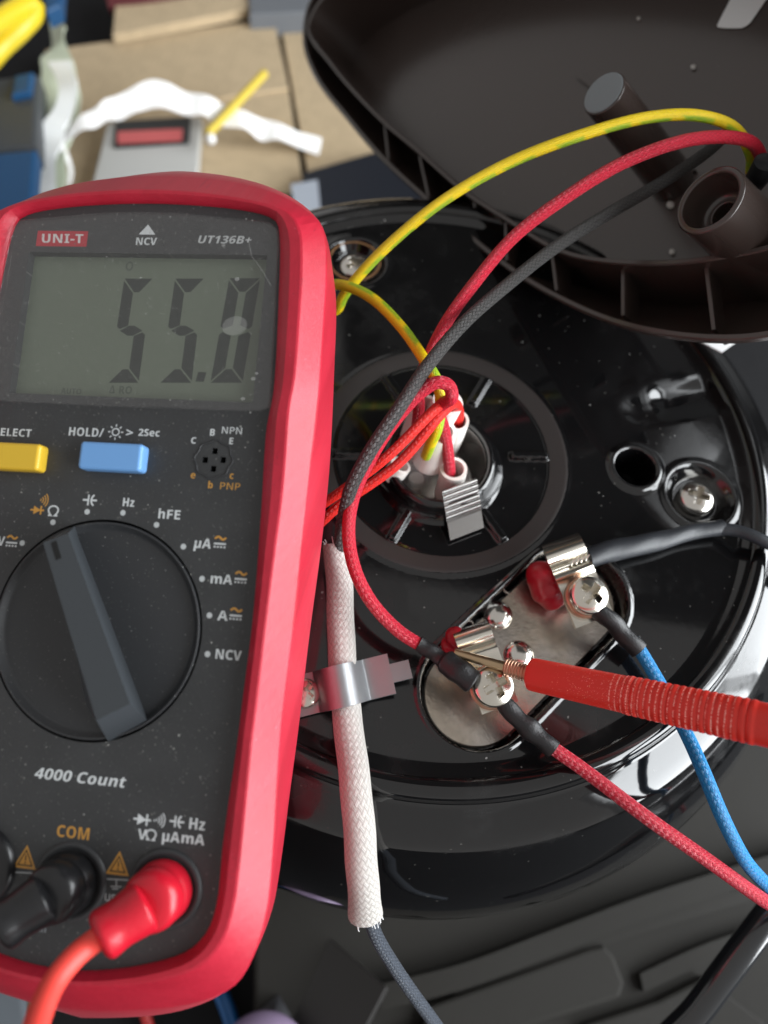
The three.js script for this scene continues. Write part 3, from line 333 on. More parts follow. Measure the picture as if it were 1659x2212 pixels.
// the printed front
const PX = 15, PW = 60, PH = 136, cvs = document.createElement('canvas'); cvs.width = PW * PX; cvs.height = PH * PX;
{ const c = cvs.getContext('2d'), X = (x) => (x + 30) * PX, Yc = (y) => (80 - y) * PX;
  c.fillStyle = '#333435'; c.fillRect(0, 0, cvs.width, cvs.height);
  const img = c.getImageData(0, 0, cvs.width, cvs.height), dd = img.data; for (let k = 0; k < dd.length; k += 4) { const p = k / 4, i = p % cvs.width, j = Math.floor(p / cvs.width), d = (hash(i, j) - 0.5) * 9 + (vnoise(i / 60, j / 60) - 0.5) * 5; dd[k] += d; dd[k + 1] += d; dd[k + 2] += d; } c.putImageData(img, 0, 0);
  const WHITE = '#c9cdce', ORANGE = '#c08a3a';
  const z1 = (x, y) => ML(x * 0.457, 339.6 + y * 0.457), z2 = (x, y) => ML(x * 0.4569, 879.3 + y * 0.4569), z3 = (x, y) => ML(x * 0.457, 1546.4 + y * 0.457);
  // text centred at p, h = capital height in mm, w = width in mm
  const text = (s, p, h, w, col = WHITE, slant = 0, font = 'bold 100px sans-serif') => { c.save(); c.translate(X(p.x), Yc(p.y)); c.transform(1, 0, -slant, 1, 0, 0); c.font = font; c.textAlign = 'center'; const m = c.measureText(s), sy = h * PX / 72, sx = w ? w * PX / m.width : sy; c.scale(sx, sy); c.fillStyle = col; c.fillText(s, 0, 36); c.restore(); };
  const local = (p, col, fn) => { c.save(); c.translate(X(p.x), Yc(p.y)); c.scale(PX, PX); c.fillStyle = c.strokeStyle = col; c.lineWidth = 0.32; c.lineCap = 'butt'; fn(); c.restore(); };
  const line = (...a) => { c.beginPath(); c.moveTo(a[0], a[1]); for (let i = 2; i < a.length; i += 2) c.lineTo(a[i], a[i + 1]); c.stroke(); };
  const acdc = (p) => { local(p, ORANGE, () => { c.lineWidth = 0.36; c.beginPath(); c.moveTo(-0.95, -0.75); c.bezierCurveTo(-0.5, -1.35, -0.1, -1.1, 0.1, -0.85); c.bezierCurveTo(0.35, -0.55, 0.7, -0.65, 0.95, -1.05); c.stroke(); }); local(p, WHITE, () => { line(-1.05, 0.05, 1.05, 0.05); for (let k = 0; k < 4; k++) line(-1.05 + k * 0.57, 0.6, -0.7 + k * 0.57, 0.6); }); };
  const dot = (p, r = 0.5) => local(p, '#b9bdbe', () => { c.beginPath(); c.arc(0, 0, r, 0, 7); c.fill(); });
  const waves = (p, col, k = 1, n = 4) => local(p, col, () => { c.lineWidth = 0.2; for (let i = 0; i < n; i++) { c.beginPath(); c.arc(-1.2 * k, 0, (0.35 + i * 0.52) * k, -0.75, 0.75); c.stroke(); } });
  const diode = (p, col, k = 1) => local(p, col, () => { c.beginPath(); c.moveTo(-0.8 * k, -0.9 * k); c.lineTo(0.75 * k, 0); c.lineTo(-0.8 * k, 0.9 * k); c.fill(); line(-1.5 * k, 0, 1.5 * k, 0); line(0.8 * k, -0.9 * k, 0.8 * k, 0.9 * k); });
  const capac = (p, col, k = 1) => local(p, col, () => { line(-1.3 * k, 0, -0.28 * k, 0); line(-0.28 * k, -0.95 * k, -0.28 * k, 0.95 * k); c.beginPath(); c.arc(1.35 * k, 0, 1.1 * k, Math.PI * 0.68, Math.PI * 1.32); c.stroke(); line(0.25 * k, 0, 1.3 * k, 0); });
  const omega = (p, h, col = WHITE) => local(p, col, () => { c.lineWidth = h * 0.17; c.beginPath(); c.moveTo(-h * 0.5, h * 0.48); c.lineTo(-h * 0.2, h * 0.48); c.bezierCurveTo(-h * 0.85, -h * 0.15, -h * 0.3, -h * 0.5, 0, -h * 0.46); c.bezierCurveTo(h * 0.3, -h * 0.5, h * 0.85, -h * 0.15, h * 0.2, h * 0.48); c.lineTo(h * 0.5, h * 0.48); c.stroke(); });
  const S = 0.457 / 12.75;                                                      // picture zoom units to mm
  // header under the lens
  { const p = z1(293, 385); local(p, '#a82632', () => { c.fillRect(-4.95, -1.5, 9.9, 3.0); }); text('UNI-T', z1(293, 384), 1.75, 8.4, '#c9c6c4', -0.08); }
  local(z1(697, 345), WHITE, () => { c.beginPath(); c.moveTo(0, -1.1); c.lineTo(1.6, 0.85); c.lineTo(-1.6, 0.85); c.fill(); });
  text('NCV', z1(690, 398), 1.35, 4.1, WHITE); text('UT136B+', z1(1062, 390), 1.45, 10.1, '#b4b7b7', 0.22);
  // keys
  text('SELECT', z2(60, 120), 1.35, 7.2); text('HOLD/', z2(406, 118), 1.5, 6.7); text('2Sec', z2(705, 122), 1.25, 4.0); text('>', z2(613, 120), 1.5, 1.5);
  local(z2(547, 118), WHITE, () => { c.lineWidth = 0.24; c.beginPath(); c.arc(0, 0, 0.62, 0, 7); c.stroke(); for (let k = 0; k < 8; k++) { const a = k * Math.PI / 4; line(Math.cos(a) * 0.95, Math.sin(a) * 0.95, Math.cos(a) * 1.4, Math.sin(a) * 1.4); } });
  text('C', z2(915, 157), 1.15); text('B', z2(1004, 120), 1.2); text('NPN', z2(1097, 110), 1.25, 3.9, WHITE, 0, '100px sans-serif'); text('E', z2(1093, 160), 1.15);
  text('e', z2(913, 322), 1.2, 0, ORANGE); text('b', z2(995, 367), 1.2, 0, ORANGE); text('PNP', z2(1087, 373), 1.25, 3.8, ORANGE, 0, '100px sans-serif'); text('c', z2(1095, 324), 1.2, 0, ORANGE);
  // dial legend
  for (const [x, y] of [[105, 643], [250, 545], [412, 495], [581, 500], [740, 557], [867, 660], [955, 812], [990, 985], [981, 1168]]) dot(z2(x, y));
  text('V', z2(6, 632), 1.6); acdc(z2(55, 640)); waves(z2(212, 440), ORANGE, 0.85, 4); diode(z2(176, 487), ORANGE, 0.85); omega(z2(252, 490), 1.75); capac(z2(425, 440), WHITE, 1); text('Hz', z2(607, 450), 1.45, 2.3); text('hFE', z2(800, 508), 1.6, 4.2);
  text('\u00b5A', z2(957, 645), 1.65, 3.1, WHITE, 0.08); acdc(z2(1040, 645)); text('mA', z2(1045, 812), 1.65, 3.9); acdc(z2(1138, 812)); text('A', z2(1053, 985), 1.65, 1.8); acdc(z2(1115, 985)); text('NCV', z2(1078, 1170), 1.65, 4.6);
  text('4000 Count', z3(380, 290), 1.75, 15.9, WHITE, 0.22);
  text('COM', z3(347, 550), 1.9, 6.0, ORANGE); diode(z3(672, 490), WHITE, 1); dot(z3(730, 494), 0.17); waves(z3(762, 494), WHITE, 0.85, 4); capac(z3(836, 500), WHITE, 0.95); text('Hz', z3(930, 512), 1.7, 2.9); text('V', z3(672, 560), 1.6, 1.5); omega(z3(714, 562), 1.6); text('\u00b5A', z3(806, 572), 1.6, 3.1); text('mA', z3(910, 582), 1.6, 4.0);
  for (const [x, y] of [[122, 668], [560, 698]]) local(z3(x, y), ORANGE, () => { c.beginPath(); c.moveTo(0, -1.95); c.lineTo(2.0, 1.75); c.lineTo(-2.0, 1.75); c.fill(); c.strokeStyle = c.fillStyle = '#3a2c18'; c.lineWidth = 0.2; c.beginPath(); c.moveTo(0, -1.1); c.lineTo(1.25, 1.25); c.lineTo(-1.25, 1.25); c.closePath(); c.stroke(); c.lineWidth = 0.22; line(0, -0.35, 0, 0.55); c.fillRect(-0.12, 0.75, 0.24, 0.24); });
  c.lineWidth = 1; for (const [a, b] of [[[45, 738], [170, 744]], [[485, 770], [640, 778]], [[550, 774], [550, 806]], [[522, 806], [575, 808]], [[530, 818], [560, 818]]]) { const p = z3(...a), q = z3(...b); c.strokeStyle = '#a9adae'; c.lineWidth = 3.4; c.beginPath(); c.moveTo(X(p.x), Yc(p.y)); c.lineTo(X(q.x), Yc(q.y)); c.stroke(); }
  text('FUSED', z3(535, 862), 1.1, 4.6, WHITE, 0, '100px sans-serif'); text('min', z3(186, 1004), 1.1, 2.4, '#aeb6bb', 0, '100px sans-serif'); text('15', z3(90, 1000), 1.1, 1.6, '#aeb6bb', 0, '100px sans-serif');
  for (let k = 0; k < 7000; k++) { const g = 90 + 120 * rnd() * rnd(), x = rnd() * cvs.width, y = rnd() * cvs.height; c.globalAlpha = 0.25 + 0.6 * rnd(); c.fillStyle = c.strokeStyle = `rgb(${g | 0},${g | 0},${(g - 6) | 0})`; if (rnd() < 0.72) { c.beginPath(); c.arc(x, y, 0.7 + 2.2 * Math.pow(rnd(), 4), 0, 7); c.fill(); } else { c.lineWidth = 0.9; c.beginPath(); c.moveTo(x, y); c.quadraticCurveTo(x + 10 * (rnd() - 0.5), y + 10 * (rnd() - 0.5), x + 16 * (rnd() - 0.5), y + 16 * (rnd() - 0.5)); c.stroke(); } } c.globalAlpha = 1;
}
const panelTex = new THREE.CanvasTexture(cvs); panelTex.colorSpace = THREE.SRGBColorSpace; panelTex.anisotropy = 8;
const panelUV = (g) => { const p = g.attributes.position, u = new Float32Array(p.count * 2); for (let i = 0; i < p.count; i++) { u[2 * i] = (p.getX(i) + 30) / PW; u[2 * i + 1] = (p.getY(i) + 56) / PH; } g.setAttribute('uv', new THREE.BufferAttribute(u, 2)); return g; };
const LC = { tl: ML(46, 553, 0), br: ML(553, 872, 0) }; const lcdX0 = -21.6, lcdX1 = 23.4, lcdY0 = LC.br.y + 0.2, lcdY1 = ML(571, 549).y - 0.2;
const dialR = 18.25;
{ const sh = new THREE.Shape(inner.map((q) => q.clone())); const rect = new THREE.Path(); rect.moveTo(lcdX0, lcdY0); rect.lineTo(lcdX1, lcdY0); rect.lineTo(lcdX1, lcdY1); rect.lineTo(lcdX0, lcdY1); rect.closePath(); sh.holes.push(rect);
  const dh = new THREE.Path(); dh.absarc(0, 0, dialR + 0.35, 0, Math.PI * 2); sh.holes.push(dh);
  const sock = ML(461.5, 992.6); for (const [x, y] of [[1015, 208], [969, 250], [1054, 250], [1008, 292]]) { const q = ML(x * 0.4569, 879.3 + y * 0.4569), p = new THREE.Path(), e = 0.52; p.moveTo(q.x - e, q.y - e); p.lineTo(q.x + e, q.y - e); p.lineTo(q.x + e, q.y + e); p.lineTo(q.x - e, q.y + e); p.closePath(); sh.holes.push(p); }
  const g = panelUV(new THREE.ExtrudeGeometry(sh, { depth: 2.6, bevelEnabled: false, curveSegments: 60 }).translate(0, 0, -2.6));
  const front = part('front_panel', g, new THREE.MeshPhysicalMaterial({ map: panelTex, roughness: 0.5, bumpMap: rep(grain, 14, 30), bumpScale: 0.00005, side: THREE.DoubleSide }), meter, 'dark grey printed front');
  part('inside', new THREE.BoxGeometry(50, 120, 1).translate(0, 12, -4.2), M.hole, meter);
  // scalloped edge of the transistor socket
  const sc = []; for (let k = 0; k <= 160; k++) { const a = k / 160 * Math.PI * 2, r = 3.25 + 0.16 * Math.cos(8 * a + 0.4); sc.push(V(sock.x + r * Math.cos(a), sock.y + r * Math.sin(a), 0.02)); }
  part('socket_rim', tube(sc, 0.16, { seg: 200, rad: 8, cap: false }), M.darkPlastic, meter, 'scalloped rim of the transistor socket'); }
{ // display
  const n = 1024, m = Math.round(n * (lcdY1 - lcdY0) / (lcdX1 - lcdX0)), cv = document.createElement('canvas'); cv.width = n; cv.height = m; const c = cv.getContext('2d'), k = n / (lcdX1 - lcdX0), zl = -1.7;
  c.fillStyle = '#5f6759'; c.fillRect(0, 0, n, m);
  const T = (x, y) => { const q = ML(x * 0.457, 339.6 + y * 0.457, zl); return [(q.x - lcdX0) * k, (lcdY1 - q.y) * k]; };
  const digit = (tl, tr, bl, br, segs) => { const B = (u, v) => { const x = (tl[0] * (1 - u) + tr[0] * u) * (1 - v) + (bl[0] * (1 - u) + br[0] * u) * v, y = (tl[1] * (1 - u) + tr[1] * u) * (1 - v) + (bl[1] * (1 - u) + br[1] * u) * v; return T(x, y); };
    const w = 0.41, e = 0.13, g = 0.012, sh = { a: [[g, 0], [1 - g, 0], [1 - w, e], [w, e]], d: [[w, 1 - e], [1 - w, 1 - e], [1 - g, 1], [g, 1]], f: [[0, 0.02], [w - 0.03, e + 0.012], [w - 0.03, 0.45], [0.10, 0.485], [0, 0.46]], e: [[0, 0.54], [0.10, 0.515], [w - 0.03, 0.55], [w - 0.03, 1 - e - 0.012], [0, 0.98]], b: [[1, 0.02], [1, 0.46], [0.9, 0.485], [1 - w + 0.03, 0.45], [1 - w + 0.03, e + 0.012]], c: [[1, 0.54], [1, 0.98], [1 - w + 0.03, 1 - e - 0.012], [1 - w + 0.03, 0.55], [0.9, 0.515]], g: [[0.11, 0.5], [w, 0.452], [1 - w, 0.452], [0.89, 0.5], [1 - w, 0.548], [w, 0.548]] };
    for (const s of segs) { c.beginPath(); sh[s].forEach(([u, v], i) => { const p = B(u, v); i ? c.lineTo(...p) : c.moveTo(...p); }); c.closePath(); c.fill(); } };
  c.fillStyle = '#272c28';
  digit([588, 574], [722, 574], [512, 1066], [655, 1066], 'afgcd'); digit([828, 574], [964, 574], [756, 1066], [905, 1066], 'afgcd'); digit([1084, 572], [1230, 572], [994, 1066], [1146, 1066], 'abcdef');
  { const p = T(950, 1038); c.save(); c.translate(...p); c.transform(1, 0, -0.16, 1, 0, 0); c.fillRect(-17, -20, 34, 40); c.restore(); }
  c.fillStyle = '#434940'; c.font = 'bold 34px sans-serif'; { let p = T(330, 1118); c.fillText('AUTO', p[0] - 40, p[1]); p = T(590, 1118); c.font = 'bold 44px sans-serif'; c.fillText('\u0394', p[0] - 70, p[1]); c.fillText('RO', p[0] - 30, p[1]); p = T(612, 515); c.strokeStyle = '#4b5148'; c.lineWidth = 8; c.beginPath(); c.ellipse(p[0], p[1], 13, 17, 0, 0, 7); c.stroke(); }
  const tx = new THREE.CanvasTexture(cv); tx.colorSpace = THREE.SRGBColorSpace;
  part('display', new THREE.PlaneGeometry(lcdX1 - lcdX0, lcdY1 - lcdY0).translate((lcdX0 + lcdX1) / 2, (lcdY0 + lcdY1) / 2, zl), new THREE.MeshPhysicalMaterial({ map: tx, roughness: 0.5, side: THREE.DoubleSide }), meter, 'grey-green liquid crystal display reading 55.0');
  // clear lens over the display and its header
  const lh = loop(half([[316, 468], [400, 471], [500, 481], [572, 489], [592, 494], [599, 508], [597, 600], [590, 740], [581, 878], [578, 884], [560, 886], [400, 882], [276, 879]], 0, 60)), ls = new THREE.Shape(lh.map((q) => q.clone()));
  const lens = part('lens', new THREE.ExtrudeGeometry(ls, { depth: 0.5, bevelEnabled: true, bevelSize: 0.35, bevelThickness: 0.35, bevelSegments: 3 }).translate(0, 0, 0.4), new THREE.MeshPhysicalMaterial({ color: 0xffffff, transmission: 1, thickness: 0, roughness: 0.04, ior: 1.49, side: THREE.DoubleSide }), meter, 'clear dusty lens over the display');
  const dn = 1024, dc = document.createElement('canvas'); dc.width = dc.height = dn; const d2 = dc.getContext('2d'); d2.fillStyle = '#000'; d2.fillRect(0, 0, dn, dn);
  for (let q = 0; q < 900; q++) { const g = 60 + 150 * rnd() * rnd(), x = rnd() * dn, y = rnd() * dn; d2.fillStyle = d2.strokeStyle = `rgb(${g | 0},${g | 0},${g | 0})`; if (rnd() < 0.6) { d2.beginPath(); d2.arc(x, y, 0.6 + 2.2 * Math.pow(rnd(), 6), 0, 7); d2.fill(); } else { d2.lineWidth = 1; const a = rnd() * 6.3, l = 5 + 12 * rnd(); d2.beginPath(); d2.moveTo(x, y); d2.lineTo(x + l * Math.cos(a), y + l * Math.sin(a)); d2.stroke(); } }
  { const lx = (p) => [(p.x + 26) / 52 * dn, (76 - p.y) / 38 * dn], p = lx(ML(512, 710)); d2.fillStyle = '#2a2a2a'; d2.beginPath(); d2.ellipse(p[0], p[1], 42, 48, 0.5, 0, 7); d2.fill(); d2.strokeStyle = '#3c3c3c'; d2.lineWidth = 3; d2.beginPath(); d2.ellipse(p[0] - 4, p[1] + 6, 20, 14, 0.4, 0, 7); d2.stroke(); for (const [u, v, r] of [[552, 823, 8], [488, 538, 7], [530, 866, 8], [517, 610, 9], [559, 812, 6]]) { const q = lx(ML(u, v)); d2.fillStyle = '#4a4a4a'; d2.beginPath(); d2.arc(q[0], q[1], r, 0, 7); d2.fill(); }
    d2.strokeStyle = '#5a5a5a'; d2.lineWidth = 1.6; d2.beginPath(); [[541, 525], [548, 560], [570, 590], [590, 625]].forEach(([u, v], i) => { const q = lx(ML(u, v)); i ? d2.lineTo(...q) : d2.moveTo(...q); }); d2.stroke(); }
  const dg = new THREE.ShapeGeometry(new THREE.Shape(lh.map((q) => new THREE.Vector2(q.x * 0.985, q.y * 0.998 + 0.1)))), dp = dg.attributes.position, du = new Float32Array(dp.count * 2); for (let i = 0; i < dp.count; i++) { du[2 * i] = (dp.getX(i) + 26) / 52; du[2 * i + 1] = (dp.getY(i) - 38) / 38; } dg.setAttribute('uv', new THREE.BufferAttribute(du, 2)); dg.translate(0, 0, 1.30);
  const dust = std(0.55, 0.55, 0.53, 0.9, { transparent: true, alphaMap: new THREE.CanvasTexture(dc) }); part('dust', dg, dust, lens, 'dust, smudge and scratch on the lens').userData.kind = 'stuff';
}
{ // keys, dial
  const key = (u0, v0, u1, v1, mat, lab) => { const a = ML(u0, v0, 1.4), b = ML(u1, v1, 1.4), g = new RoundedBoxGeometry(b.x - a.x, a.y - b.y, 4.0, 4, 0.7).translate((a.x + b.x) / 2, (a.y + b.y) / 2, 0.5); part('key', g, mat, meter, lab); };
  key(-34, 955, 88, 1019, M.yellowKey, 'yellow push key'); key(180, 955, 308, 1021, M.blueKey, 'light blue push key');
  const dial = part('dial', lathe([[0, -0.9], [16.6, -0.9], [17.2, -0.7], [17.7, 0.1], [18.0, 0.25], [18.2, 0.1], [18.2, -2.4]], 140).rotateX(Math.PI / 2), M.dialPlastic, meter, 'round rotary dial'); { const p = dial.geometry.attributes.position, u = dial.geometry.attributes.uv; for (let i = 0; i < p.count; i++) u.setXY(i, p.getX(i) * 1000 / 40, p.getY(i) * 1000 / 40); };
  const zt = 8.2, zb = -0.9, tA = ML(93, 1172, zt), tB = ML(147, 1152, zt), tC = ML(281, 1520, zt), tD = ML(208, 1556, zt), bB = ML(168, 1158, zb), bC = ML(321, 1560, zb), bD = ML(236, 1606, zb);
  const bE = V(2 * tD.x - tC.x - 1.5, tD.y + 0.6, zb), bA = V(tA.x - 3.0, tA.y - 2.0, zb), bT = V((tA.x + bB.x) / 2 - 0.3, tB.y + 2.2, zb);
  const q = [tA, tB, tC, tD, bA, bT, bB, bC, bD, bE], pos = q.flatMap((p) => [p.x, p.y, p.z]), idx = [0, 3, 1, 1, 3, 2, /*right*/ 1, 2, 6, 6, 2, 7, /*foot*/ 2, 3, 8, 2, 8, 7, 3, 9, 8, /*left*/ 0, 4, 3, 3, 4, 9, /*head*/ 0, 1, 5, 0, 5, 4, 1, 6, 5];
  const g = buffer(pos, idx, pos.flatMap((_, i) => (i % 3 ? [] : [pos[i], pos[i + 1]]))); part('grip_bar', toCreasedNormals(g, 0.2), M.knob, dial, 'raised grip bar of the dial');
  const s1 = ML(116, 1170, zt), s2 = ML(127, 1208, zt), sd = s2.clone().sub(s1); part('pointer_slot', box(s1.clone().setZ(zt), s2.clone().setZ(zt), 1.0, 0.12, V(0, 0, 1)), M.hole, dial, 'dark pointer mark'); }

// plugs
function plug(name, label, at, bend, tail, r, mat, lab2, cable) {
  const w = (p) => p.clone().applyMatrix4(MB).add(MO), t = thing(name, label, 'plug', w(V(at.x, at.y, 0.1)));
  part('collar', place(lathe([[r * 0.6, 0.1], [r * 1.06, 0.1], [r * 1.10, 0.8], [r * 1.08, 2.2], [r * 0.99, 2.7], [r * 0.98, 3.1], [r * 1.06, 3.6], [r * 1.06, 5.0], [r * 1.0, 6.2], [r * 0.85, 7.0], [r * 0.5, 7.4], [0, 7.5]], 72), w(V(at.x, at.y, 0)), MN), mat, t);
  part('body', tube([w(V(at.x, at.y, 5.6)), ...bend.map(w)], (s) => r * (s < 0.12 ? Math.sqrt(Math.max(0, 1 - Math.pow((0.12 - s) / 0.12, 2))) * 0.90 : 0.90 - 0.09 * smooth(0.12, 0.6, s) + 0.04 * smooth(0.6, 0.85, s)) * (s > 0.86 ? 0.55 + 0.45 * Math.sqrt(Math.max(0, 1 - Math.pow((s - 0.86) / 0.14, 2))) : 1), { seg: 120, rad: 48 }), mat, t);
  if (cable) part('cable', tube(cable.map(w), 1.7, { seg: 70, rad: 28 }), cable.mat, t, lab2);
  return t;
}
{ const j = ML(356, 1920, 0), e = ML(208, 2030, 10), d = e.clone().sub(j).setZ(0).normalize(), L = Math.hypot(e.x - j.x, e.y - j.y);
  const cable = [V(j.x + d.x * (L - 3), j.y + d.y * (L - 3), 9.6), V(j.x + d.x * (L + 1), j.y + d.y * (L + 1), 10.2), ML(160, 2068, 12), ML(118, 2120, 15), ML(86, 2190, 19), ML(60, 2280, 23), ML(30, 2420, 20), ML(10, 2600, 2)]; cable.mat = M.redCable;
  plug('red_test_plug', 'red angled test plug with salmon cable in the right jack', j, [0.25, 0.5, 0.75, 1].map((f) => V(j.x + d.x * L * f, j.y + d.y * L * f, 5.6 + 4.2 * f)), null, 4.35, M.redPlug, 'salmon red cable', cable);
  const k = ML(152, 1904, 0); plug('black_test_plug', 'black angled test plug in the middle jack beside the red one', k, [0.25, 0.5, 0.75, 1].map((f) => V(k.x + d.x * L * f, k.y + d.y * L * f, 5.6 + 4.0 * f)), null, 4.35, M.blackPlug);
  for (const p of [j, k]) part('jack', lathe([[4.8, 0.05], [5.5, 0.5], [6.0, 0.35], [6.2, 0]], 60).rotateX(Math.PI / 2).translate(p.x, p.y, 0.05), M.darkPlastic, meter);
  const a = V(-j.x + 1.2, j.y - 0.2, 0); part('jack', lathe([[0, -0.2], [3, 0.1], [4, 1.2], [6.0, 1.4], [6.6, 0.6], [6.8, 0]], 60).rotateX(Math.PI / 2).translate(a.x, a.y, 0.05), M.blackPlug, meter); }

// ------------------------------------------------------------------ brown plastic cover leaning behind the pot
{ const n = camR.clone().multiplyScalar(-0.64).addScaledVector(camU, 0.178).addScaledVector(fwd, -0.748).normalize(), O0 = EYE.clone().addScaledVector(n, -165);
  const C = (u, v, off = 0) => onPlane(u, v, n, O0.clone().addScaledVector(n, off)), org = C(1200, 300), ax = camR.clone().addScaledVector(n, -camR.dot(n)).normalize(), ay = n.clone().cross(ax);
  const flat = (p) => { const q = p.clone().sub(org); return new THREE.Vector2(q.dot(ax), q.dot(ay)); }, lift = (q, off) => org.clone().addScaledVector(ax, q.x).addScaledVector(ay, q.y).addScaledVector(n, off);
  const ring = (list, N) => new THREE.CatmullRomCurve3(list.map(([u, v]) => { const q = flat(C(u, v)); return V(q.x, q.y, 0); }), true, 'centripetal').getSpacedPoints(N).slice(0, N).map((q) => new THREE.Vector2(q.x, q.y));
  const far = [[1900, 670], [2120, 540], [2260, 320], [2200, 60], [1950, -180], [1500, -290], [1050, -250], [760, -110]];
  const out = ring([[652, 80], [674, 160], [748, 259], [822, 345], [914, 431], [1007, 512], [1099, 585], [1191, 641], [1315, 696], [1438, 725], [1561, 735], [1659, 727], ...far, [668, 0]], 400);
  const inn = ring([[668, 60], [717, 142], [822, 259], [902, 327], [1007, 419], [1093, 475], [1191, 536], [1253, 558], [1345, 570], [1469, 570], [1561, 558], [1659, 539], [1840, 470], [1990, 370], [2080, 230], [2040, 60], [1850, -110], [1480, -200], [1080, -180], [800, -80], [690, 10]], 400);
  const area = (p) => p.reduce((s, q, i) => { const b = p[(i + 1) % p.length]; return s + q.x * b.y - b.x * q.y; }, 0);
  const sweep = (p, prof) => { const sgn = area(p) > 0 ? 1 : -1, N = p.length, pos = [], uv = [], idx = []; for (const [ins, off] of prof) for (let i = 0; i < N; i++) { const a = p[(i + N - 1) % N], b = p[(i + 1) % N], tx = b.x - a.x, ty = b.y - a.y, l = Math.hypot(tx, ty), q = new THREE.Vector2(p[i].x - sgn * ty / l * ins, p[i].y + sgn * tx / l * ins), w = lift(q, off); pos.push(w.x, w.y, w.z); uv.push(q.x + off, q.y + off); }
    for (let k = 0; k + 1 < prof.length; k++) for (let i = 0; i < N; i++) { const a = k * N + i, b = k * N + (i + 1) % N; idx.push(a, b, a + N, b, b + N, a + N); } return toCreasedNormals(buffer(pos, idx, uv), 0.5); };
  const cover = thing('brown_cover', 'dark brown plastic base cover with posts and ribs leaning behind the pot', 'cover', C(1438, 727, -4));
  const FL = -24;
  part('outer_wall', sweep(out, [[1.9, -2.8], [1.7, -1.2], [1.6, -0.3], [1.3, 0], [0.4, 0], [0, -0.4], [0, -2.2], [0.4, -2.6], [1.7, -2.6]]), M.cover, cover);
  part('inner_wall', sweep(inn, [[1.6, FL], [1.0, -1.0], [0.9, 0.5], [0.6, 0.9], [-0.2, 0.9], [-0.5, 0.5], [-0.9, FL]]), M.cover, cover);
  { // sloping shell between the two walls
    const N = out.length, pos = [], uv = [], idx = [], near = out.map((q) => inn.reduce((b, p) => (p.distanceTo(q) < b.distanceTo(q) ? p : b))), rows = [[0.02, -2.4], [0.12, -6], [0.4, -12], [0.75, -18], [1.0, FL]];
    for (const [t, off] of rows) for (let i = 0; i < N; i++) { const q = out[i].clone().lerp(near[i], t), w = lift(q, off); pos.push(w.x, w.y, w.z); uv.push(q.x + off, q.y + off); }
    for (let k = 0; k + 1 < rows.length; k++) for (let i = 0; i < N; i++) { const a = k * N + i, b = k * N + (i + 1) % N; idx.push(a, b, a + N, b, b + N, a + N); }
    part('shell', buffer(pos, idx, uv), M.cover, cover); }
  const fs = new THREE.ShapeGeometry(new THREE.Shape(inn.map((q) => q.clone()))), fp = fs.attributes.position; for (let i = 0; i < fp.count; i++) { const w = lift(new THREE.Vector2(fp.getX(i), fp.getY(i)), FL + 0.2); fp.setXYZ(i, w.x, w.y, w.z); } const fu = fs.attributes.uv; fs.computeVertexNormals();
  part('floor', fs, M.cover, cover);
  for (const [a, b] of [[[1022, 423], [1036, 528]], [[1091, 466], [1094, 575]], [[1191, 540], [1203, 640]], [[1345, 574], [1345, 696]], [[1524, 568], [1543, 728]], [[905, 333], [928, 440]], [[830, 268], [840, 358]]]) { const p = C(...a, -2.5), q = C(...b, -2.5), s = q.clone().sub(p).normalize(); p.addScaledVector(s, 0.6); q.addScaledVector(s, -1.8); part('rib', box(p.clone().addScaledVector(n, -5), q.clone().addScaledVector(n, -5), 1.0, 10, n), M.cover, cover); }
  // round posts standing on the floor
  const post = (bu, bv, tu, tv, L) => { const b = C(bu, bv, FL), t = C(tu, tv, FL + L); return [b, t.clone().sub(b).normalize(), t.distanceTo(b)]; };
  { const [b, d, L] = post(1452, 392, 1303, 200, 40), r = 5.4; part('post', place(lathe([[r * 1.12, -2], [r, L - 0.6], [r * 0.95, L - 0.1], [0, L - 0.1]], 60), b, d), M.cover, cover); part('post_cap', place(lathe([[r * 0.93, L - 0.05], [r * 0.9, L + 0.15], [0, L + 0.2]], 60), b, d), M.greyCap, cover, 'dull grey end of the tall post'); }
  { const [b, d, L] = post(1690, 585, 1532, 432, 36), r = 7.7; part('screw_post', place(lathe([[r * 1.12, -2], [r, L - 0.4], [r - 0.4, L], [r - 1.3, L], [r - 1.6, L - 0.5], [r - 2.0, L - 7], [3.4, L - 7.2], [3.2, L - 6.6], [2.5, L - 7], [2.5, L - 15], [0, L - 15.2]], 72), b, d), M.cover, cover, 'hollow screw post'); }
  for (const list of [[[1250, 165], [1380, 262], [1500, 372]]]) { const p = list.map(([u, v]) => C(u, v, -9)); const g = list[0][0] === 1250 ? strip(list.map(([u, v]) => C(u, v, FL + 0.8)), n, 1.6, 1.2) : strip(list.map(([u, v]) => C(u, v, FL + 3)), n, 6.4, 1.4); part('partition', g, M.cover, cover); }
  { // white sticker on the cover's floor (its code is left blank)
    const pts = [[1549, 57], [1602, 61], [1622, 48], [1700, -70], [1650, -90], [1612, -62]].map(([u, v]) => flat(C(u, v, FL + 0.5))), c0 = new THREE.CatmullRomCurve3(pts.map((q) => V(q.x, q.y, 0)), true, 'catmullrom', 0.15).getSpacedPoints(80), g = new THREE.ExtrudeGeometry(new THREE.Shape(c0.map((q) => new THREE.Vector2(q.x, q.y))), { depth: 0.15, bevelEnabled: false }); g.applyMatrix4(new THREE.Matrix4().makeBasis(ax, ay, n)); const w = org.clone().addScaledVector(n, FL + 0.5); g.translate(w.x, w.y, w.z);
    solo('sticker', g, M.paper, 'white rounded sticker on the floor of the brown cover', 'sticker'); }
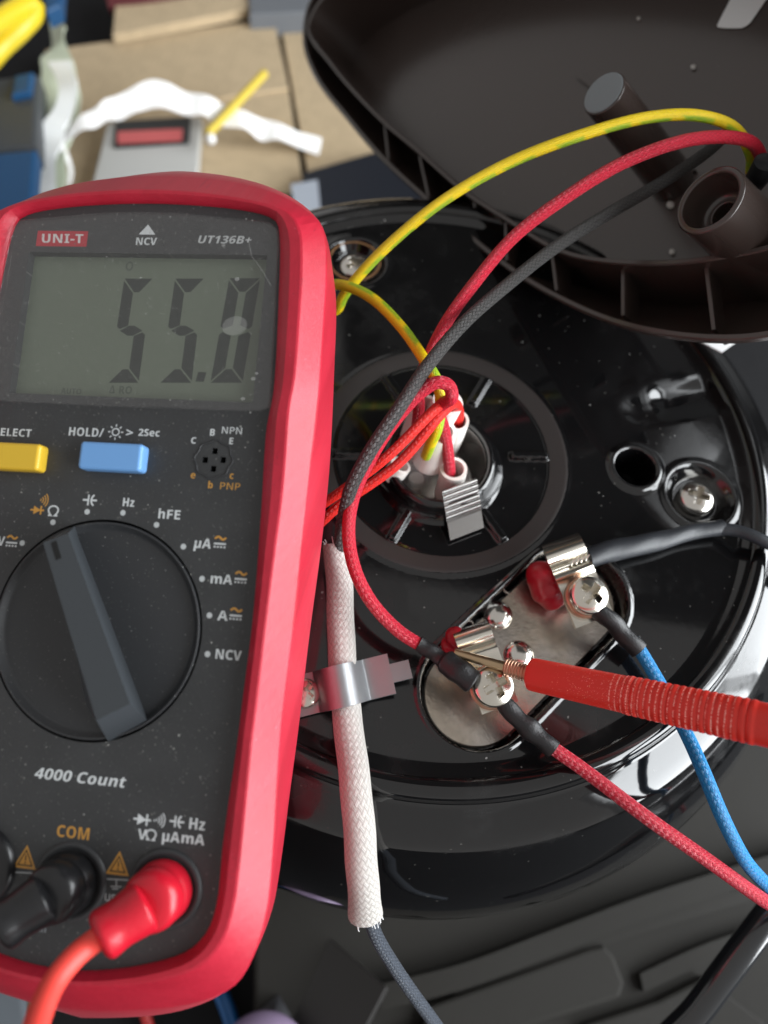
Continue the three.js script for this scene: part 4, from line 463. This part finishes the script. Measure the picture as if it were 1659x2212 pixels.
  // dark sleeve end behind the wires and crumbs of plastic
  solo('sleeve_end', tube([C(1630, 392, -6), C(1640, 378, -1), C(1600, 330, 3), C(1570, 290, 6)].slice(0, 2).concat([C(1655, 350, 2)]), 2.6, { seg: 24 }), M.shrink, 'black sleeve end where the red wire leaves the cover', 'sleeve');
  for (const [u, v, r] of [[1448, 443, 1.1], [1498, 145, 0.8], [1452, 545, 0.9], [1478, 362, 0.7], [1380, 40, 0.6]]) solo('plastic_crumb', new THREE.IcosahedronGeometry(r, 1).scale(1, 0.7, 1.2).translate(...C(u, v, FL + 0.6).toArray()), std(0.55, 0.53, 0.5, 0.7), 'tiny pale plastic crumb lying in the brown cover', 'crumb', 'plastic crumbs in the cover');
}

solo('paper_scrap', (() => { const p = [D(1496, 728, 3), D(1606, 728, 3), D(1552, 770, 1)], g = new THREE.ExtrudeGeometry(new THREE.Shape(p.map((q) => new THREE.Vector2(q.x, -q.z))), { depth: 0.4, bevelEnabled: false }); return g.rotateX(-Math.PI / 2).translate(0, DISC + 2.6, 0); })(), M.paper, 'white pointed paper scrap under the rim of the brown cover', 'paper');

// ------------------------------------------------------------------ things on the bench around the pot
const DROP = 90, Yb = (u, v, y) => Y(u, v, y - DROP);
function crumple(g, amp, size) { const p = g.attributes.position; for (let i = 0; i < p.count; i++) { const x = p.getX(i) / size, y = p.getY(i) / size, z = p.getZ(i) / size; p.setXYZ(i, p.getX(i) + amp * (vnoise(x + z, y + 3) - 0.5), p.getY(i) + amp * 1.6 * (vnoise(x * 1.3 + 7, z * 1.3 + y) - 0.5), p.getZ(i) + amp * (vnoise(z + 11, x + y) - 0.5)); } g.deleteAttribute('normal'); return toCreasedNormals(mergeVertices(g, 1e-4), 0.7); }
const slab = (pix, y, t, round = 0) => { const p = pix.map(([u, v]) => Yb(u, v, y)), s = new THREE.Shape(p.map((q) => new THREE.Vector2(q.x, -q.z))); return new THREE.ExtrudeGeometry(s, { depth: t, bevelEnabled: round > 0, bevelSize: round, bevelThickness: round, bevelSegments: 3 }).rotateX(-Math.PI / 2).translate(0, y - DROP - t, 0); };
{ const flute = data(512, 512, (i, j) => { const a = 0.5 + 0.5 * Math.sin(i / 512 * 6.283 * 40), m = hash(i, j) * 0.5 + vnoise(i / 16, j / 16) * 0.5, k = 0.92 + 0.06 * a * 0.5 + 0.10 * (m - 0.5); return [0.775 * k, 0.69 * k, 0.56 * k]; }, true);
  const card = new THREE.MeshPhysicalMaterial({ map: rep(flute, 1 / 160, 1 / 160), roughness: 0.85, side: THREE.DoubleSide }), inside = card;
  const b = thing('cardboard_box', 'flattened brown cardboard box lying on the bench behind the meter', 'box', Yb(400, 250, 0));
  part('flap', slab([[100, 110], [590, 42], [622, 190], [120, 262]], 14, 4, 0.5), card, b); part('flap', slab([[120, 268], [622, 196], [655, 412], [560, 430], [90, 480]], 12, 4, 0.5), card, b); part('flap', slab([[604, 34], [760, 10], [980, 300], [672, 406]], 10, 4, 0.5), card, b);
  part('edge', slab([[245, 75], [540, 18], [540, -50], [255, -30]], 22, 6, 0.5), inside, b, 'turned-up edge of the box'); }
solo('grey_carton', slab([[542, 32], [668, 26], [668, -40], [538, -40]], 24, 16, 1), std(0.14, 0.15, 0.165, 0.7), 'plain grey carton behind the cardboard', 'carton');
solo('red_tool', tube([Yb(235, 10, 20), Yb(320, -4, 22), Yb(430, -14, 20)], 7, { seg: 30 }), std(0.08, 0.005, 0.008, 0.6), 'dark red tool handle beyond the cardboard', 'tool');
solo('dark_case', slab([[660, 380], [830, 330], [1000, 470], [930, 560], [700, 520]], 20, 18, 2), M.navy, 'dark navy case between cardboard and pot', 'case');
solo('grey_label', slab([[628, 398], [686, 388], [692, 452], [640, 470]], 23, 1, 0), std(0.34, 0.37, 0.42, 0.6), 'pale grey label on the navy case', 'label');
{ const film = std(0.66, 0.72, 0.56, 0.35, { transmission: 0.1 }), pts = (l) => l.map(([u, v, y]) => Yb(u, v, y));
  solo('plastic_film', crumple(strip(pts([[112, 40, 60], [128, 120, 52], [120, 220, 44], [108, 320, 36], [92, 440, 30], [86, 520, 26]]), camR, (s) => 9 + 16 * Math.sin(Math.min(1, s * 1.25) * 2.4), 1.2, { seg: 90 }), 7, 17), film, 'pale green plastic film hanging down beside the cardboard', 'film');
  solo('white_fold', crumple(strip(pts([[128, 130, 60], [140, 200, 54], [118, 290, 46], [96, 350, 42], [92, 420, 38]]), camR, 11, 1.4), 6, 15), std(0.85, 0.87, 0.86, 0.4), 'white folded edge on the pale green film', 'film');
  const tape = std(0.84, 0.83, 0.81, 0.6);
  solo('white_tape', crumple(strip(pts([[158, 395, 28], [146, 350, 34], [136, 302, 42], [190, 262, 46], [262, 224, 46], [340, 208, 44], [405, 220, 40], [470, 244, 34], [540, 270, 28], [615, 294, 23], [692, 316, 18]]), camU.clone().add(V(0.15, 0, 0)), (s) => 6.5 + 11 * smooth(0.1, 0.35, s) - 6.5 * smooth(0.45, 0.62, s), 1.0, { seg: 160 }), 3.6, 15), tape, 'curled white fabric tape arched over the cardboard', 'tape');
  const st = thing('yellow_stick', 'thin yellow stick with a white tip leaning on the cardboard', 'stick', Yb(450, 292, 30)); part('shaft', tube([Yb(448, 290, 34), Yb(572, 158, 40)], 2.7, { seg: 20 }), std(0.62, 0.46, 0.05, 0.5), st); part('tip', new THREE.SphereGeometry(3.2, 20, 14).translate(...Yb(455, 300, 34).toArray()), tape, st);
  const bl = thing('blister_pack', 'translucent grey blister pack with a red and black card', 'packet', Yb(330, 330, 16)); part('tray', slab([[236, 270], [432, 258], [420, 420], [196, 430]], 22, 6, 1), std(0.50, 0.50, 0.48, 0.3), bl); part('card', slab([[250, 262], [412, 252], [408, 308], [246, 318]], 24.5, 1, 0), std(0.03, 0.03, 0.03, 0.5), bl, 'black card'); part('red_band', slab([[254, 284], [394, 278], [392, 302], [254, 308]], 26, 0.8, 0), std(0.58, 0.12, 0.12, 0.5), bl, 'faded red band');
  solo('yellow_hose', tube(pts([[-60, 175, 70], [0, 104, 74], [44, 62, 78], [72, 28, 80], [72, 12, 82], [48, 16, 84], [0, 44, 86], [-60, 84, 88]]), 5.6, { seg: 100, rad: 24 }), std(0.78, 0.58, 0.02, 0.35), 'bright yellow hose bent in a tight loop', 'hose');
  for (const [q, y, lab] of [[[[-40, 345], [72, 335], [62, 455], [-40, 475]], 60, 'blue moulded box under the grey tool'], [[[40, 172], [66, 166], [60, 200], [34, 206]], 62, 'small blue clip above the blue box'], [[[92, -40], [128, -40], [124, 14], [106, 24]], 80, 'royal blue cap above the plastic film']]) solo('blue_box', slab(q, y, 7, 2), std(0.004, 0.06, 0.16, 0.5), lab, 'box');
  solo('grey_tool', slab([[-40, 190], [76, 176], [70, 320], [-40, 330]], 57, 10, 3), std(0.05, 0.055, 0.06, 0.5), 'dark grey tool body under the yellow hose', 'tool'); solo('red_button', new THREE.SphereGeometry(8, 20, 14).translate(...Yb(38, 380, 30).toArray()), std(0.25, 0.01, 0.02, 0.5), 'small dark red knob in the shade beside the film', 'knob'); }
{ // tool case lid under the pot, lower right
  const lid = std(0.021, 0.0195, 0.017, 0.7, { specularIntensity: 0.4, bumpMap: rep(grain, 0.03, 0.03), bumpScale: 0.00008 }), t = thing('tool_case', 'dark grey tool case lid with raised ribs under the pot', 'case', Yb(1300, 2100, 0));
  part('lid', slab([[560, 1800], [1900, 1500], [2000, 2500], [560, 2600]], 22, 20, 2), lid, t);
  part('rib', strip([Yb(820, 2150, 26), Yb(1000, 2104, 27), Yb(1180, 2036, 27), Yb(1380, 1960, 27), Yb(1720, 1850, 26)], V(0.25, 0, 1), 8, 10), lid, t); part('rib', strip([Yb(980, 2150, 23), Yb(1130, 2098, 24), Yb(1300, 2026, 24), Yb(1500, 1962, 24), Yb(1720, 1900, 23)], V(0.25, 0, 1), 5, 7), lid, t); part('rib', strip([Yb(860, 2240, 24), Yb(1040, 2180, 25), Yb(1220, 2112, 25)], V(0.25, 0, 1), 3, 8), lid, t); part('rib', strip([Yb(1380, 2120, 24), Yb(1520, 2056, 25), Yb(1720, 1990, 24)], V(0.25, 0, 1), 6, 7), lid, t);
  part('pad', slab([[900, 2300], [930, 2180], [1100, 2120], [1270, 2058], [1300, 2052], [1318, 2070], [1338, 2122], [1330, 2146], [1290, 2160], [1120, 2212], [1000, 2300]], 28, 6, 1.4), lid, t); part('pad', slab([[1260, 2300], [1268, 2220], [1420, 2170], [1520, 2120], [1640, 2210], [1640, 2300]], 27, 5, 1.4), lid, t); }
solo('dark_board', box(Yb(735, 2045, 26), Yb(640, 2215, 24), 50, 2.2, V(-0.8, 0.9, 0.2)), std(0.02, 0.018, 0.017, 0.4), 'dark thin board standing on edge below the sleeve', 'board');
solo('purple_cap', new THREE.SphereGeometry(14.5, 40, 24).scale(1.1, 0.8, 1).translate(...Yb(570, 2290, 34).toArray()), std(0.40, 0.30, 0.46, 0.25, { transmission: 0.3, thickness: 0 }), 'pale purple translucent cap below the meter', 'cap');
solo('grey_wedge', new THREE.ConeGeometry(7, 16, 4).translate(...Yb(592, 2196, 30).toArray()), std(0.05, 0.05, 0.055, 0.5), 'grey pointed clip behind the purple cap', 'clip');
for (const [u, mat, lab] of [[312, std(0.42, 0.02, 0.02, 0.45), 'red lead hanging below the meter'], [488, std(0.01, 0.10, 0.30, 0.4), 'dark blue lead hanging below the meter beside the purple cap'], [500, std(0.01, 0.10, 0.30, 0.4), 'second dark blue lead touching the first, beside the purple cap']]) solo('loose_lead', tube([Yb(u - 60, 2060, 2), Yb(u - 30, 2120, 4), Yb(u - 6, 2170, 6), Yb(u + 12, 2225, 5), Yb(u + 30, 2290, 2), Yb(u + 20, 2400, 2)], 2.1, { seg: 40 }), mat, lab, 'lead');
solo('wood_strip', slab([[52, 2150], [84, 2150], [92, 2260], [58, 2260]], 8, 8, 0.5), std(0.10, 0.055, 0.03, 0.7), 'brown wooden strip under the meter foot', 'strip'); solo('grey_cloth', slab([[-40, 2130], [44, 2150], [56, 2260], [-40, 2280]], 9, 6, 2), std(0.10, 0.115, 0.13, 0.9), 'blue-grey cloth beside the wooden strip', 'cloth');

renderer.render(scene, camera);
